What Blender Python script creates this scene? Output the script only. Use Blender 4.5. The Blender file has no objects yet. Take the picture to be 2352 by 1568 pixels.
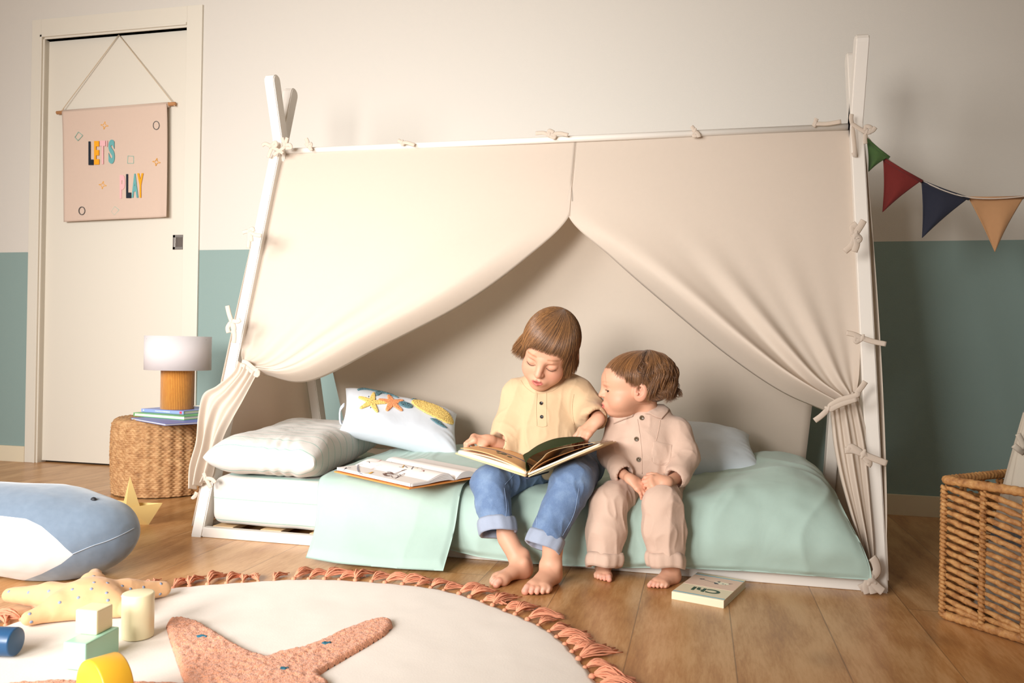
import bpy, bmesh, math, random
import numpy as np
from mathutils import Vector, Matrix
PI = math.pi
random.seed(7)
rng = np.random.RandomState(11)
SC = bpy.context.scene
COL = SC.collection

# ------------------------------------------------------------------ camera, world, lights, exposure
FPX, YAW, CX, CY, CZ, SHY, ROLL = 1825.56, -0.232, 1.5273, -2.1749, 0.6002, 16.28, 0.018
cam = bpy.data.cameras.new('camera')
cam_o = bpy.data.objects.new('camera', cam)
COL.objects.link(cam_o)
cam.sensor_width = 36.0
cam.lens = 36.0 * FPX / 2352.0
cam.shift_y = SHY / 2352.0
cam.clip_start = 0.02
cam_o.location = (CX, CY, CZ)
_fw = Vector((math.sin(YAW), math.cos(YAW), 0)); _rt = Vector((math.cos(YAW), -math.sin(YAW), 0)); _up = Vector((0, 0, 1))
_r2 = _rt * math.cos(ROLL) + _up * math.sin(ROLL); _u2 = -_rt * math.sin(ROLL) + _up * math.cos(ROLL)
cam_o.matrix_world = Matrix(((_r2.x, _u2.x, -_fw.x, CX), (_r2.y, _u2.y, -_fw.y, CY), (_r2.z, _u2.z, -_fw.z, CZ), (0, 0, 0, 1)))
cam.dof.use_dof = True
cam.dof.focus_distance = 2.45
cam.dof.aperture_fstop = 8.0
SC.camera = cam_o

world = bpy.data.worlds.new('world'); SC.world = world
world.use_nodes = True
_bg = world.node_tree.nodes['Background']
_bg.inputs[0].default_value = (1.0, 0.955, 0.92, 1); _bg.inputs[1].default_value = 0.34

def area_light(name, loc, target, sx, sy, power, color, spread=180):
    l = bpy.data.lights.new(name, 'AREA'); l.shape = 'RECTANGLE'; l.size = sx; l.size_y = sy
    l.energy = power; l.color = color; l.spread = math.radians(spread)
    o = bpy.data.objects.new(name, l); COL.objects.link(o)
    o.location = loc
    o.rotation_euler = (Vector(target) - Vector(loc)).to_track_quat('-Z', 'Y').to_euler()
    return o
area_light('window_light', (-1.05, -2.75, 1.50), (-0.25, 0.5, 0.70), 1.5, 1.3, 45, (1.0, 0.985, 0.985), 110)
area_light('fill_light', (0.35, -3.0, 1.05), (0.60, 0.5, 0.62), 0.8, 0.8, 21, (1.0, 0.975, 0.945), 72)  # unseen fill lamp, added to brighten the inside of the tent

SC.view_settings.view_transform = 'Standard'
SC.view_settings.look = 'None'
SC.view_settings.gamma = 1.0
SC.view_settings.exposure = 0.10
SC.view_settings.use_curve_mapping = False

# ------------------------------------------------------------------ pixel -> world helper (photograph pixels on a known plane)
def at(u, v, **k):
    o = np.array([CX, CY, CZ]); d = np.array(_fw) + np.array(_r2) * (u - 1176) / FPX - np.array(_u2) * (v - 784 - SHY) / FPX
    (ax, val), = k.items(); i = 'xyz'.index(ax)
    return o + d * ((val - o[i]) / d[i])
def at_plane(u, v, p0, n):
    o = np.array([CX, CY, CZ]); d = np.array(_fw) + np.array(_r2) * (u - 1176) / FPX - np.array(_u2) * (v - 784 - SHY) / FPX
    n = np.array(n, float); return o + d * (((np.array(p0, float) - o) @ n) / (d @ n))

# ------------------------------------------------------------------ materials
def lin(h):
    if isinstance(h, str):
        h = h.lstrip('#'); c = [int(h[i:i+2], 16) / 255 for i in (0, 2, 4)]
    else: c = h
    return tuple(x / 12.92 if x <= 0.04045 else ((x + 0.055) / 1.055) ** 2.4 for x in c) + (1.0,)
class NT:
    def __init__(s, name):
        s.m = bpy.data.materials.new(name); s.m.use_nodes = True; s.t = s.m.node_tree; s.n = s.t.nodes
        s.b = s.n['Principled BSDF']; s.out = s.n['Material Output']
    def node(s, t, **k):
        n = s.n.new(t)
        for a, b in k.items(): setattr(n, a, b)
        return n
    def link(s, a, b): s.t.links.new(a, b)
    def coord(s, scale=(1, 1, 1), kind='Object', rot=(0, 0, 0)):
        c = s.node('ShaderNodeTexCoord'); m = s.node('ShaderNodeMapping')
        m.inputs['Scale'].default_value = scale; m.inputs['Rotation'].default_value = rot
        s.link(c.outputs[kind], m.inputs['Vector']); return m.outputs[0]
    def noise(s, vec, scale, detail=4, rough=0.5, dist=0.0):
        n = s.node('ShaderNodeTexNoise'); n.inputs['Scale'].default_value = scale; n.inputs['Detail'].default_value = detail
        n.inputs['Roughness'].default_value = rough; n.inputs['Distortion'].default_value = dist
        s.link(vec, n.inputs['Vector']); return n.outputs[0]
    def ramp(s, fac, stops, interp='LINEAR'):
        r = s.node('ShaderNodeValToRGB'); r.color_ramp.interpolation = interp
        el = r.color_ramp.elements
        while len(el) < len(stops): el.new(0.5)
        for e, (p, c) in zip(el, stops): e.position = p; e.color = c if len(c) == 4 else tuple(c) + (1,)
        s.link(fac, r.inputs[0]); return r.outputs[0]
    def mix(s, fac, a, b, mode='MIX'):
        n = s.node('ShaderNodeMix', data_type='RGBA', blend_type=mode)
        for v, i in ((fac, 0), (a, 6), (b, 7)):
            if hasattr(v, 'is_linked') or hasattr(v, 'links'): s.link(v, n.inputs[i])
            else: n.inputs[i].default_value = v
        return n.outputs[2]
    def math(s, op, a, b=None, c=None, clamp=False):
        n = s.node('ShaderNodeMath', operation=op, use_clamp=clamp)
        for v, i in ((a, 0), (b, 1), (c, 2)):
            if v is None: continue
            if hasattr(v, 'links'): s.link(v, n.inputs[i])
            else: n.inputs[i].default_value = v
        return n.outputs[0]
    def bump(s, h, strength=0.2, dist=0.001, normal=None):
        n = s.node('ShaderNodeBump'); n.inputs['Strength'].default_value = strength; n.inputs['Distance'].default_value = dist
        s.link(h, n.inputs['Height'])
        if normal is not None: s.link(normal, n.inputs['Normal'])
        s.link(n.outputs[0], s.b.inputs['Normal']); return n.outputs[0]
    def col(s, c):
        if hasattr(c, 'links'): s.link(c, s.b.inputs['Base Color'])
        else: s.b.inputs['Base Color'].default_value = c
    def set(s, **k):
        names = dict(rough='Roughness', metal='Metallic', sheen='Sheen Weight', spec='Specular IOR Level', sss='Subsurface Weight', trans='Transmission Weight', coat='Coat Weight')
        for a, v in k.items(): s.b.inputs[names[a]].default_value = v
def mat_plain(name, color, rough=0.5, bump=0.0, bscale=200, var=0.0, **k):
    t = NT(name); c = lin(color)
    if var:
        v = t.coord(); f = t.noise(v, bscale * 0.15, 3)
        t.col(t.mix(f, tuple(x * (1 - var) for x in c[:3]) + (1,), tuple(min(1, x * (1 + var)) for x in c[:3]) + (1,)))
    else: t.col(c)
    t.set(rough=rough, **k)
    if bump:
        v = t.coord(); t.bump(t.noise(v, bscale, 3), bump, 0.002)
    return t.m
def mat_cloth(name, color, weave=900, wrinkle=6.0, wstr=0.25, var=0.05, sheen=0.15, rough=0.85, transl=0.0, wr_dist=0.006, kind='Object'):
    t = NT(name); c = lin(color); v = t.coord(kind=kind)
    n1 = t.noise(v, 70, 3); 
    t.col(t.mix(n1, tuple(x * (1 - var) for x in c[:3]) + (1,), tuple(min(1, x * (1 + var)) for x in c[:3]) + (1,)))
    w = t.noise(t.coord(scale=(1, 1, 1), kind=kind), weave, 2)
    b1 = t.node('ShaderNodeBump'); b1.inputs['Strength'].default_value = 0.25; b1.inputs['Distance'].default_value = 0.0008
    t.link(w, b1.inputs['Height'])
    big = t.noise(v, wrinkle, 3, 0.5, 0.8)
    t.bump(big, wstr, wr_dist, b1.outputs[0])
    t.set(rough=rough, sheen=sheen, spec=0.2)
    if transl:
        tr = t.node('ShaderNodeBsdfTranslucent'); tr.inputs[0].default_value = c
        mx = t.node('ShaderNodeMixShader'); mx.inputs[0].default_value = transl
        t.link(t.b.outputs[0], mx.inputs[1]); t.link(tr.outputs[0], mx.inputs[2]); t.link(mx.outputs[0], t.out.inputs[0])
    return t.m

# ------------------------------------------------------------------ object helpers
def link(name, me, mats=None, parent=None):
    o = bpy.data.objects.new(name, me); COL.objects.link(o)
    if mats is not None:
        for m in (mats if isinstance(mats, (list, tuple)) else [mats]): me.materials.append(m)
    if parent is not None: o.parent = parent
    return o
def tag(o, label, cat, group=None, kind=None):
    if label: o['label'] = label
    if cat: o['category'] = cat
    if group: o['group'] = group
    if kind: o['kind'] = kind
    return o
def thing(name, label, cat, loc=(0, 0, 0), rz=0, group=None):
    o = bpy.data.objects.new(name, None); COL.objects.link(o); o.empty_display_size = 0.05
    o.location = loc; o.rotation_euler = (0, 0, rz)
    return tag(o, label, cat, group)
def np_mesh(V, F, smooth=True, name='m', midx=None, colors=None):
    """V (n,3); F: (m,4) or (m,3) int array"""
    V = np.asarray(V, np.float32); F = np.asarray(F, np.int32)
    me = bpy.data.meshes.new(name)
    me.vertices.add(len(V)); me.vertices.foreach_set('co', V.ravel())
    k = F.shape[1]; me.loops.add(F.size); me.loops.foreach_set('vertex_index', F.ravel())
    me.polygons.add(len(F)); me.polygons.foreach_set('loop_start', np.arange(0, F.size, k, dtype=np.int32))
    me.polygons.foreach_set('loop_total', np.full(len(F), k, np.int32))
    me.polygons.foreach_set('use_smooth', np.full(len(F), smooth, bool))
    if midx is not None: me.polygons.foreach_set('material_index', np.asarray(midx, np.int32))
    me.update(calc_edges=True); me.validate()
    if colors is not None:
        a = me.color_attributes.new('Col', 'FLOAT_COLOR', 'POINT')
        c = np.ones((len(V), 4), np.float32); c[:, :3] = colors; a.data.foreach_set('color', c.ravel())
    return me
class MB:
    """collects simple pieces, builds one mesh"""
    def __init__(s): s.V = []; s.F = []; s.M = []; s.S = []; s.n = 0
    def add(s, V, F, mi=0, smooth=False):
        V = np.asarray(V, float).reshape(-1, 3); s.V.append(V)
        for f in F: s.F.append([i + s.n for i in f]); s.M.append(mi); s.S.append(smooth)
        s.n += len(V); return s
    def box(s, c, h, R=None, mi=0, bev=0.0):
        bm = bmesh.new(); bmesh.ops.create_cube(bm, size=2)
        for v in bm.verts: v.co = Vector((v.co.x * h[0], v.co.y * h[1], v.co.z * h[2]))
        if bev: bmesh.ops.bevel(bm, geom=bm.edges[:], offset=bev, segments=2, affect='EDGES', profile=0.6)
        if R is not None:
            for v in bm.verts: v.co = R @ v.co
        bm.verts.index_update()
        s.add([v.co + Vector(c) for v in bm.verts], [[v.index for v in f.verts] for f in bm.faces], mi, False); bm.free(); return s
    def bar(s, a, b, w, d, up=(0, 0, 1), mi=0, bev=0.002):
        a = Vector(a); b = Vector(b); z = (b - a).normalized(); u = Vector(up); x = u.cross(z).normalized(); y = z.cross(x)
        R = Matrix((x, y, z)).transposed(); return s.box((a + b) / 2, (w / 2, d / 2, (b - a).length / 2), R, mi, bev)
    def tube(s, pts, r, sides=8, mi=0, cap=True, flat=1.0, up=None):
        V, F = tube(pts, r, sides, cap, flat, up); return s.add(V, F, mi, True)
    def lathe(s, prof, c=(0, 0, 0), n=32, mi=0, R=None, smooth=True):
        V = []; 
        for r, z in prof:
            for i in range(n):
                a = 2 * PI * i / n; p = Vector((r * math.cos(a), r * math.sin(a), z)); p = R @ p if R is not None else p
                V.append(p + Vector(c))
        F = [[j * n + i, j * n + (i + 1) % n, (j + 1) * n + (i + 1) % n, (j + 1) * n + i] for j in range(len(prof) - 1) for i in range(n)]
        return s.add(V, F, mi, smooth)
    def build(s, name, mats, parent=None):
        me = bpy.data.meshes.new(name); me.from_pydata([tuple(v) for V in s.V for v in V], [], s.F); me.update()
        me.polygons.foreach_set('material_index', s.M); me.polygons.foreach_set('use_smooth', s.S); me.validate()
        return link(name, me, mats, parent)
def frames(pts, up=None):
    P = np.asarray(pts, float); T = np.gradient(P, axis=0); T /= np.linalg.norm(T, axis=1)[:, None] + 1e-12
    u = np.array(up if up is not None else (0, 0, 1), float)
    if up is None and abs(T[0] @ u) > 0.9: u = np.array([1.0, 0, 0])
    N = []
    for t in T:
        if up is not None: u = np.array(up, float)
        n = u - (u @ t) * t; l = np.linalg.norm(n)
        n = n / l if l > 1e-6 else N[-1]; N.append(n)
        if up is None: u = n
    N = np.array(N); B = np.cross(T, N); return P, T, N, B
def tube(pts, r, sides=8, cap=True, flat=1.0, up=None):
    P, T, N, B = frames(pts, up); n = len(P); r = np.broadcast_to(r, (n,)) if np.ndim(r) < 2 else r
    a = np.arange(sides) * 2 * PI / sides
    V = P[:, None, :] + (np.cos(a)[None, :, None] * B[:, None, :] + flat * np.sin(a)[None, :, None] * N[:, None, :]) * np.asarray(r)[:, None, None]
    V = V.reshape(-1, 3)
    F = [[i * sides + j, i * sides + (j + 1) % sides, (i + 1) * sides + (j + 1) % sides, (i + 1) * sides + j] for i in range(n - 1) for j in range(sides)]
    if cap: F += [list(range(sides))[::-1], [(n - 1) * sides + j for j in range(sides)]]
    return V, F
def spline(pts, n=20):
    """Catmull-Rom through pts (any dim)"""
    P = np.asarray(pts, float)
    if len(P) < 3: t = np.linspace(0, 1, n)[:, None]; return P[0] * (1 - t) + P[-1] * t
    Q = np.vstack([2 * P[0] - P[1], P, 2 * P[-1] - P[-2]])
    out = []
    for s in np.linspace(0, len(P) - 1 - 1e-9, n):
        i = int(s); t = s - i; a, b, c, d = Q[i:i+4]
        out.append(0.5 * ((2*b) + (c-a)*t + (2*a-5*b+4*c-d)*t*t + (3*b-a-3*c+d)*t**3))
    return np.array(out)
def grid_mesh(G, thick=0.0, closed_u=False):
    """G (nu,nv,3) -> V,F ; optional solid thickness along normals"""
    nu, nv, _ = G.shape
    idx = np.arange(nu * nv).reshape(nu, nv)
    F = np.stack([idx[:-1, :-1], idx[1:, :-1], idx[1:, 1:], idx[:-1, 1:]], -1).reshape(-1, 4)
    if not thick: return G.reshape(-1, 3), F
    du = np.gradient(G, axis=0); dv = np.gradient(G, axis=1); N = np.cross(du, dv); N /= np.linalg.norm(N, axis=2)[..., None] + 1e-12
    V = np.concatenate([(G + N * thick / 2).reshape(-1, 3), (G - N * thick / 2).reshape(-1, 3)]); o = nu * nv
    F2 = F[:, ::-1] + o
    rim = list(idx[:, 0]) + list(idx[-1, 1:]) + list(idx[-2::-1, -1]) + list(idx[0, -2:0:-1])
    rim = np.array(rim); r2 = np.roll(rim, -1)
    Fr = np.stack([rim, rim + o, r2 + o, r2], -1)
    return V, np.concatenate([F, F2, Fr])

# vectorised value noise
_NT = rng.rand(64, 64, 64).astype(np.float32)
def vnoise(P, scale=1.0, seed=0):
    Q = np.asarray(P, float) * scale + seed * 17.31 + 100.0
    i = np.floor(Q).astype(int); f = Q - i; f = f * f * (3 - 2 * f); i &= 63; j = (i + 1) & 63
    x0, y0, z0 = i[..., 0], i[..., 1], i[..., 2]; x1, y1, z1 = j[..., 0], j[..., 1], j[..., 2]
    fx, fy, fz = f[..., 0], f[..., 1], f[..., 2]
    a = _NT[x0, y0, z0] * (1 - fx) + _NT[x1, y0, z0] * fx; b = _NT[x0, y1, z0] * (1 - fx) + _NT[x1, y1, z0] * fx
    c = _NT[x0, y0, z1] * (1 - fx) + _NT[x1, y0, z1] * fx; d = _NT[x0, y1, z1] * (1 - fx) + _NT[x1, y1, z1] * fx
    return ((a * (1 - fy) + b * fy) * (1 - fz) + (c * (1 - fy) + d * fy) * fz) * 2 - 1
def fnoise(P, scale=1.0, seed=0, oct=3):
    return sum(vnoise(P, scale * 2 ** o, seed + o) * 0.5 ** o for o in range(oct))

# ------------------------------------------------------------------ signed-distance sculpting (smooth unions and cuts on a grid, surface nets)
def _v(a): return np.asarray(a, float)
def smin(a, b, k):
    if k <= 0: return np.minimum(a, b)
    h = np.maximum(k - np.abs(a - b), 0) / k; return np.minimum(a, b) - h * h * k * 0.25
class Vol:
    def __init__(s, lo, hi, h):
        s.lo = _v(lo); s.h = h; s.n = np.ceil((_v(hi) - s.lo) / h).astype(int) + 1
        s.F = np.full(s.n, 0.05, np.float32); s.ops = []
    def _sl(s, lo, hi, m):
        a = np.clip(np.floor((lo - m - s.lo) / s.h).astype(int), 0, s.n); b = np.clip(np.ceil((hi + m - s.lo) / s.h).astype(int) + 1, 0, s.n)
        if np.any(b <= a): return None
        sl = tuple(slice(p, q) for p, q in zip(a, b))
        g = np.ogrid[a[0]:b[0], a[1]:b[1], a[2]:b[2]]
        return sl, [gi * s.h + l for gi, l in zip(g, s.lo)]
    def op(s, fn, lo, hi, k=0.0, mode='add'):
        r = s._sl(_v(lo), _v(hi), k + 3 * s.h + 0.004)
        if r is None: return s
        sl, (x, y, z) = r; d = fn(x, y, z).astype(np.float32)
        if mode == 'add': s.F[sl] = smin(s.F[sl], d, k)
        elif mode == 'cut': s.F[sl] = -smin(-s.F[sl], d, k)
        elif mode == 'disp': s.F[sl] += d
        return s
    def cap(s, a, b, ra, rb=None, k=0.0, mode='add', flat=None):
        a, b = _v(a), _v(b); rb = ra if rb is None else rb; ba = b - a; L2 = ba @ ba + 1e-12; R = max(ra, rb)
        if flat is not None:
            ax = _v(flat[0]); ax = ax / np.linalg.norm(ax); q = flat[1]
        def fn(x, y, z):
            px, py, pz = x - a[0], y - a[1], z - a[2]
            t = np.clip((px * ba[0] + py * ba[1] + pz * ba[2]) / L2, 0, 1)
            dx, dy, dz = px - t * ba[0], py - t * ba[1], pz - t * ba[2]; r = ra + (rb - ra) * t
            if flat is None: return np.sqrt(dx * dx + dy * dy + dz * dz) - r
            w = dx * ax[0] + dy * ax[1] + dz * ax[2]; e = (1 / q - 1) * w
            dx = dx + e * ax[0]; dy = dy + e * ax[1]; dz = dz + e * ax[2]
            return (np.sqrt(dx * dx + dy * dy + dz * dz) - r) * min(1.0, q + 0.2 if q < 1 else 1.0)
        m = R * (max(1, flat[1]) if flat is not None else 1)
        return s.op(fn, np.minimum(a, b) - m, np.maximum(a, b) + m, k, mode)
    def chain(s, pts, rad, k=0.004, mode='add', flat=None):
        for i in range(len(pts) - 1): s.cap(pts[i], pts[i + 1], rad[i], rad[i + 1], k, mode, flat)
        return s
    def ell(s, c, r, R=None, k=0.0, mode='add'):
        c, r = _v(c), _v(r); M = np.eye(3) if R is None else np.array(R)
        m = np.sqrt(((M * r) ** 2).sum(1)) if R is not None else r
        def fn(x, y, z):
            px, py, pz = x - c[0], y - c[1], z - c[2]
            q = [(px * M[0, i] + py * M[1, i] + pz * M[2, i]) / r[i] for i in range(3)]
            k0 = np.sqrt(q[0]**2 + q[1]**2 + q[2]**2) + 1e-9; k1 = np.sqrt((q[0]/r[0])**2 + (q[1]/r[1])**2 + (q[2]/r[2])**2) + 1e-9
            return k0 * (k0 - 1) / k1
        return s.op(fn, c - m, c + m, k, mode)
    def box(s, c, hh, R=None, rr=0.005, k=0.0, mode='add'):
        c, hh = _v(c), _v(hh) - rr; M = np.eye(3) if R is None else np.array(R); m = np.abs(M) @ (hh + rr)
        def fn(x, y, z):
            px, py, pz = x - c[0], y - c[1], z - c[2]
            q = [np.abs(px * M[0, i] + py * M[1, i] + pz * M[2, i]) - hh[i] for i in range(3)]
            o = np.sqrt(sum(np.maximum(t, 0) ** 2 for t in q)); return o + np.minimum(np.maximum(np.maximum(q[0], q[1]), q[2]), 0) - rr
        return s.op(fn, c - m, c + m, k, mode)
    def half(s, c, n, R):
        """trims what lies beyond the plane through c with normal n, inside a ball of radius R"""
        c, n = _v(c), _v(n); n = n / np.linalg.norm(n)
        def fn(x, y, z):
            d = (x - c[0]) * n[0] + (y - c[1]) * n[1] + (z - c[2]) * n[2]; r = np.sqrt((x - c[0]) ** 2 + (y - c[1]) ** 2 + (z - c[2]) ** 2)
            return np.maximum(-d, r - R)
        return s.op(fn, c - R, c + R, 0.0, 'cut')
    def noise(s, amp, scale, seed=0, oct=2):
        """bumps the whole surface"""
        I = np.argwhere(np.abs(s.F) < 0.02)
        P = I * s.h + s.lo; s.F[tuple(I.T)] += amp * fnoise(P, scale, seed, oct).astype(np.float32); return s
    def mesh(s):
        F = s.F; n = F.shape; ins = F < 0
        c = [(i, j, k) for i in (0, 1) for j in (0, 1) for k in (0, 1)]
        cnt = sum(ins[i:n[0]-1+i, j:n[1]-1+j, k:n[2]-1+k].astype(np.int8) for i, j, k in c)
        A = np.argwhere((cnt > 0) & (cnt < 8)); idm = np.full([m - 1 for m in n], -1, np.int32); idm[tuple(A.T)] = np.arange(len(A))
        val = {q: F[A[:, 0] + q[0], A[:, 1] + q[1], A[:, 2] + q[2]] for q in c}
        S = np.zeros((len(A), 3)); W = np.zeros(len(A))
        for q in c:
            for ax in range(3):
                if q[ax]: continue
                p = list(q); p[ax] = 1; a, b = val[q], val[tuple(p)]; m = (a < 0) != (b < 0)
                t = np.where(m, a / np.where(m, a - b, 1), 0); pos = np.tile(np.array(q, float), (len(A), 1)); pos[:, ax] = t
                S += pos * m[:, None]; W += m
        V = (A + S / W[:, None]) * s.h + s.lo
        Q = []
        for ax in range(3):
            sl0 = [slice(1, -1)] * 3; sl1 = [slice(1, -1)] * 3; sl0[ax] = slice(0, -1); sl1[ax] = slice(1, None)
            a, b = ins[tuple(sl0)], ins[tuple(sl1)]; u, v = [(1, 2), (2, 0), (0, 1)][ax]
            for flag, fl in ((a & ~b, False), (~a & b, True)):
                E = np.argwhere(flag)
                if not len(E): continue
                off = np.ones(3, int); off[ax] = 0; E = E + off
                quad = []
                for du, dv in ((-1, -1), (0, -1), (0, 0), (-1, 0)):
                    T = E.copy(); T[:, u] += du; T[:, v] += dv; quad.append(idm[tuple(T.T)])
                q = np.stack(quad, -1); Q.append(q[:, ::-1] if fl else q)
        return V, np.concatenate(Q)
def relax(V, F, it=2, lam=0.5):
    V = V.copy(); n = len(V)
    e = np.concatenate([F[:, [0, 1]], F[:, [1, 2]], F[:, [2, 3]], F[:, [3, 0]]]); e = np.concatenate([e, e[:, ::-1]])
    deg = np.bincount(e[:, 0], minlength=n)[:, None] + 1e-9
    for _ in range(it):
        S = np.stack([np.bincount(e[:, 0], V[e[:, 1], a], minlength=n) for a in range(3)], -1); V = V * (1 - lam) + lam * S / deg
    return V
def vnormals(V, F):
    a = V[F[:, 2]] - V[F[:, 0]]; b = V[F[:, 3]] - V[F[:, 1]]; N = np.cross(a, b); O = np.zeros_like(V)
    for i in range(4): 
        for ax in range(3): O[:, ax] += np.bincount(F[:, i], N[:, ax], minlength=len(V))
    return O / (np.linalg.norm(O, axis=1)[:, None] + 1e-12)
def join_np(parts):
    V = []; F = []; C = []; n = 0
    for p in parts:
        V.append(p[0]); F.append(p[1] + n); n += len(p[0])
        if len(p) > 2: C.append(p[2])
    return (np.concatenate(V), np.concatenate(F)) + ((np.concatenate(C),) if C else ())
def xf(V, M): M = np.array(M); return V @ M[:3, :3].T + M[:3, 3]
def sstep(x, a, b): t = np.clip((x - a) / (b - a), 0, 1); return t * t * (3 - 2 * t)

# ================================================================== THE ROOM
WY = 1.086
def floor_mat():
    t = NT('oak_planks'); c = t.node('ShaderNodeTexCoord'); s = t.node('ShaderNodeSeparateXYZ'); t.link(c.outputs['Object'], s.inputs[0])
    W = 0.2065
    u = t.math('DIVIDE', t.math('SUBTRACT', s.outputs[0], 2.018 - 40 * W), W); i = t.math('FLOOR', u); fu = t.math('FRACT', u)
    wn = t.node('ShaderNodeTexWhiteNoise', noise_dimensions='1D'); t.link(i, wn.inputs['W']); r = wn.outputs['Value']
    L = 1.9; yv = t.math('ADD', t.math('DIVIDE', s.outputs[1], L), t.math('MULTIPLY', r, 7.3)); j = t.math('FLOOR', yv); fv = t.math('FRACT', yv)
    wn2 = t.node('ShaderNodeTexWhiteNoise', noise_dimensions='2D'); cb = t.node('ShaderNodeCombineXYZ'); t.link(i, cb.inputs[0]); t.link(j, cb.inputs[1]); t.link(cb.outputs[0], wn2.inputs['Vector']); r2 = wn2.outputs['Value']
    v = t.node('ShaderNodeCombineXYZ'); t.link(t.math('ADD', s.outputs[0], t.math('MULTIPLY', r2, 11.0)), v.inputs[0]); t.link(t.math('MULTIPLY', s.outputs[1], 0.13), v.inputs[1]); t.link(t.math('MULTIPLY', r2, 37.0), v.inputs[2])
    vv = t.node('ShaderNodeCombineXYZ'); t.link(t.math('ADD', s.outputs[0], t.math('MULTIPLY', r2, 11.0)), vv.inputs[0]); t.link(t.math('MULTIPLY', s.outputs[1], 0.20), vv.inputs[1]); t.link(t.math('MULTIPLY', r2, 37.0), vv.inputs[2])
    broad = t.noise(vv.outputs[0], 7, 4, 0.55, 1.6)
    fine = t.noise(v.outputs[0], 160, 5, 0.7, 0.4)
    wave = t.node('ShaderNodeTexWave', wave_type='RINGS', rings_direction='SPHERICAL'); wave.inputs['Scale'].default_value = 8; wave.inputs['Distortion'].default_value = 9; wave.inputs['Detail'].default_value = 3; wave.inputs['Detail Scale'].default_value = 1.2
    t.link(vv.outputs[0], wave.inputs['Vector'])
    g = t.math('ADD', t.math('MULTIPLY', broad, 0.48), t.math('ADD', t.math('MULTIPLY', wave.outputs['Fac'], 0.10), t.math('MULTIPLY', fine, 0.42)))
    base = t.ramp(g, [(0.30, lin('#98663a')), (0.46, lin('#bb8a56')), (0.58, lin('#d0a472')), (0.75, lin('#deb786'))])
    tint = t.mix(t.math('MULTIPLY', r2, 0.22), base, lin('#a8703c'))
    kn = t.node('ShaderNodeTexVoronoi'); kn.inputs['Scale'].default_value = 3.1; kv = t.node('ShaderNodeCombineXYZ')
    t.link(t.math('ADD', s.outputs[0], t.math('MULTIPLY', broad, 0.10)), kv.inputs[0]); t.link(t.math('MULTIPLY', s.outputs[1], 0.75), kv.inputs[1]); t.link(kv.outputs[0], kn.inputs['Vector'])
    knot = t.ramp(kn.outputs['Distance'], [(0.0, (1, 1, 1, 1)), (0.035, (0.6, 0.6, 0.6, 1)), (0.16, (0, 0, 0, 1))])
    tint = t.mix(t.math('MULTIPLY', knot, 0.5), tint, lin('#5a3a22'))
    e = t.math('MINIMUM', fu, t.math('SUBTRACT', 1.0, fu)); seam = t.math('LESS_THAN', e, 0.006)
    e2 = t.math('MINIMUM', fv, t.math('SUBTRACT', 1.0, fv)); seam2 = t.math('LESS_THAN', e2, 0.0008)
    sm = t.math('MAXIMUM', seam, seam2)
    t.col(t.mix(t.math('MULTIPLY', sm, 0.55), tint, lin('#5b3c24')))
    t.set(rough=0.32, spec=0.5)
    t.bump(t.math('SUBTRACT', t.math('MULTIPLY', fine, 0.3), t.math('MULTIPLY', sm, 1.0)), 0.15, 0.001)
    return t.m
def wall_mat():
    t = NT('two_tone_wall_paint'); c = t.node('ShaderNodeTexCoord'); s = t.node('ShaderNodeSeparateXYZ'); t.link(c.outputs['Object'], s.inputs[0])
    f = t.math('GREATER_THAN', s.outputs[2], 1.032)
    n = t.noise(c.outputs['Object'], 260, 3)
    t.col(t.mix(f, lin('#8a9f9a'), lin('#d6d0c6')))
    t.set(rough=0.8, spec=0.25); t.bump(n, 0.2, 0.0015); return t.m
M_FLOOR = floor_mat(); M_WALL = wall_mat()
M_CREAM = mat_plain('cream_plaster', '#e6dccb', 0.8)
M_DOOR = mat_plain('ivory_door_paint', '#ded7c8', 0.35, 0.05, 60)
M_BASE = mat_plain('ivory_skirting', '#ddd0b4', 0.5)
M_DARK = mat_plain('dark_gap', '#15110e', 0.9)
M_STEEL = mat_plain('brushed_steel', '#9a938c', 0.35, metal=0.9)
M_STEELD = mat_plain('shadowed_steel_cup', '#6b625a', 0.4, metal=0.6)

def quad(name, pts, m, kind='structure'):
    b = MB(); b.add(pts, [[0, 1, 2, 3]]); o = b.build(name, m); o['kind'] = kind; return o
quad('floor', [(-3.2, -3.6, 0), (3.4, -3.6, 0), (3.4, WY + 0.15, 0), (-3.2, WY + 0.15, 0)], M_FLOOR)
# back wall: with the door opening left free (door is set back 3 cm)
DX0, DX1, DZ = -1.620, -0.826, 2.073
b = MB()
def wq(x0, x1, z0, z1): b.box(((x0 + x1) / 2, WY + 0.05, (z0 + z1) / 2), ((x1 - x0) / 2, 0.05, (z1 - z0) / 2))
wq(-3.2, DX0, 0, 2.75); wq(DX1, 3.4, 0, 2.75); wq(DX0, DX1, DZ, 2.75)
o = b.build('wall_back', M_WALL); o['kind'] = 'structure'
b = MB(); b.box((0.1, -1.2, 2.79), (3.35, 2.4, 0.04)); o = b.build('ceiling', M_CREAM); o['kind'] = 'structure'
b = MB(); b.box((-3.25, 0.1, 1.375), (0.05, 1.1, 1.375)); o = b.build('wall_left', M_WALL); o['kind'] = 'structure'
b = MB(); b.box((3.35, -0.7, 1.375), (0.05, 1.85, 1.375)); o = b.build('wall_right', M_WALL); o['kind'] = 'structure'  # out of view; added to cut the world light from the right
for nm, x0, x1 in (('baseboard_left', -3.2, -1.692), ('baseboard_right', -0.745, 3.29)):
    b = MB(); b.box(((x0 + x1) / 2, WY - 0.006, 0.038), ((x1 - x0) / 2, 0.007, 0.039), bev=0.002); o = b.build(nm, M_BASE); o['kind'] = 'structure'
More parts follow.
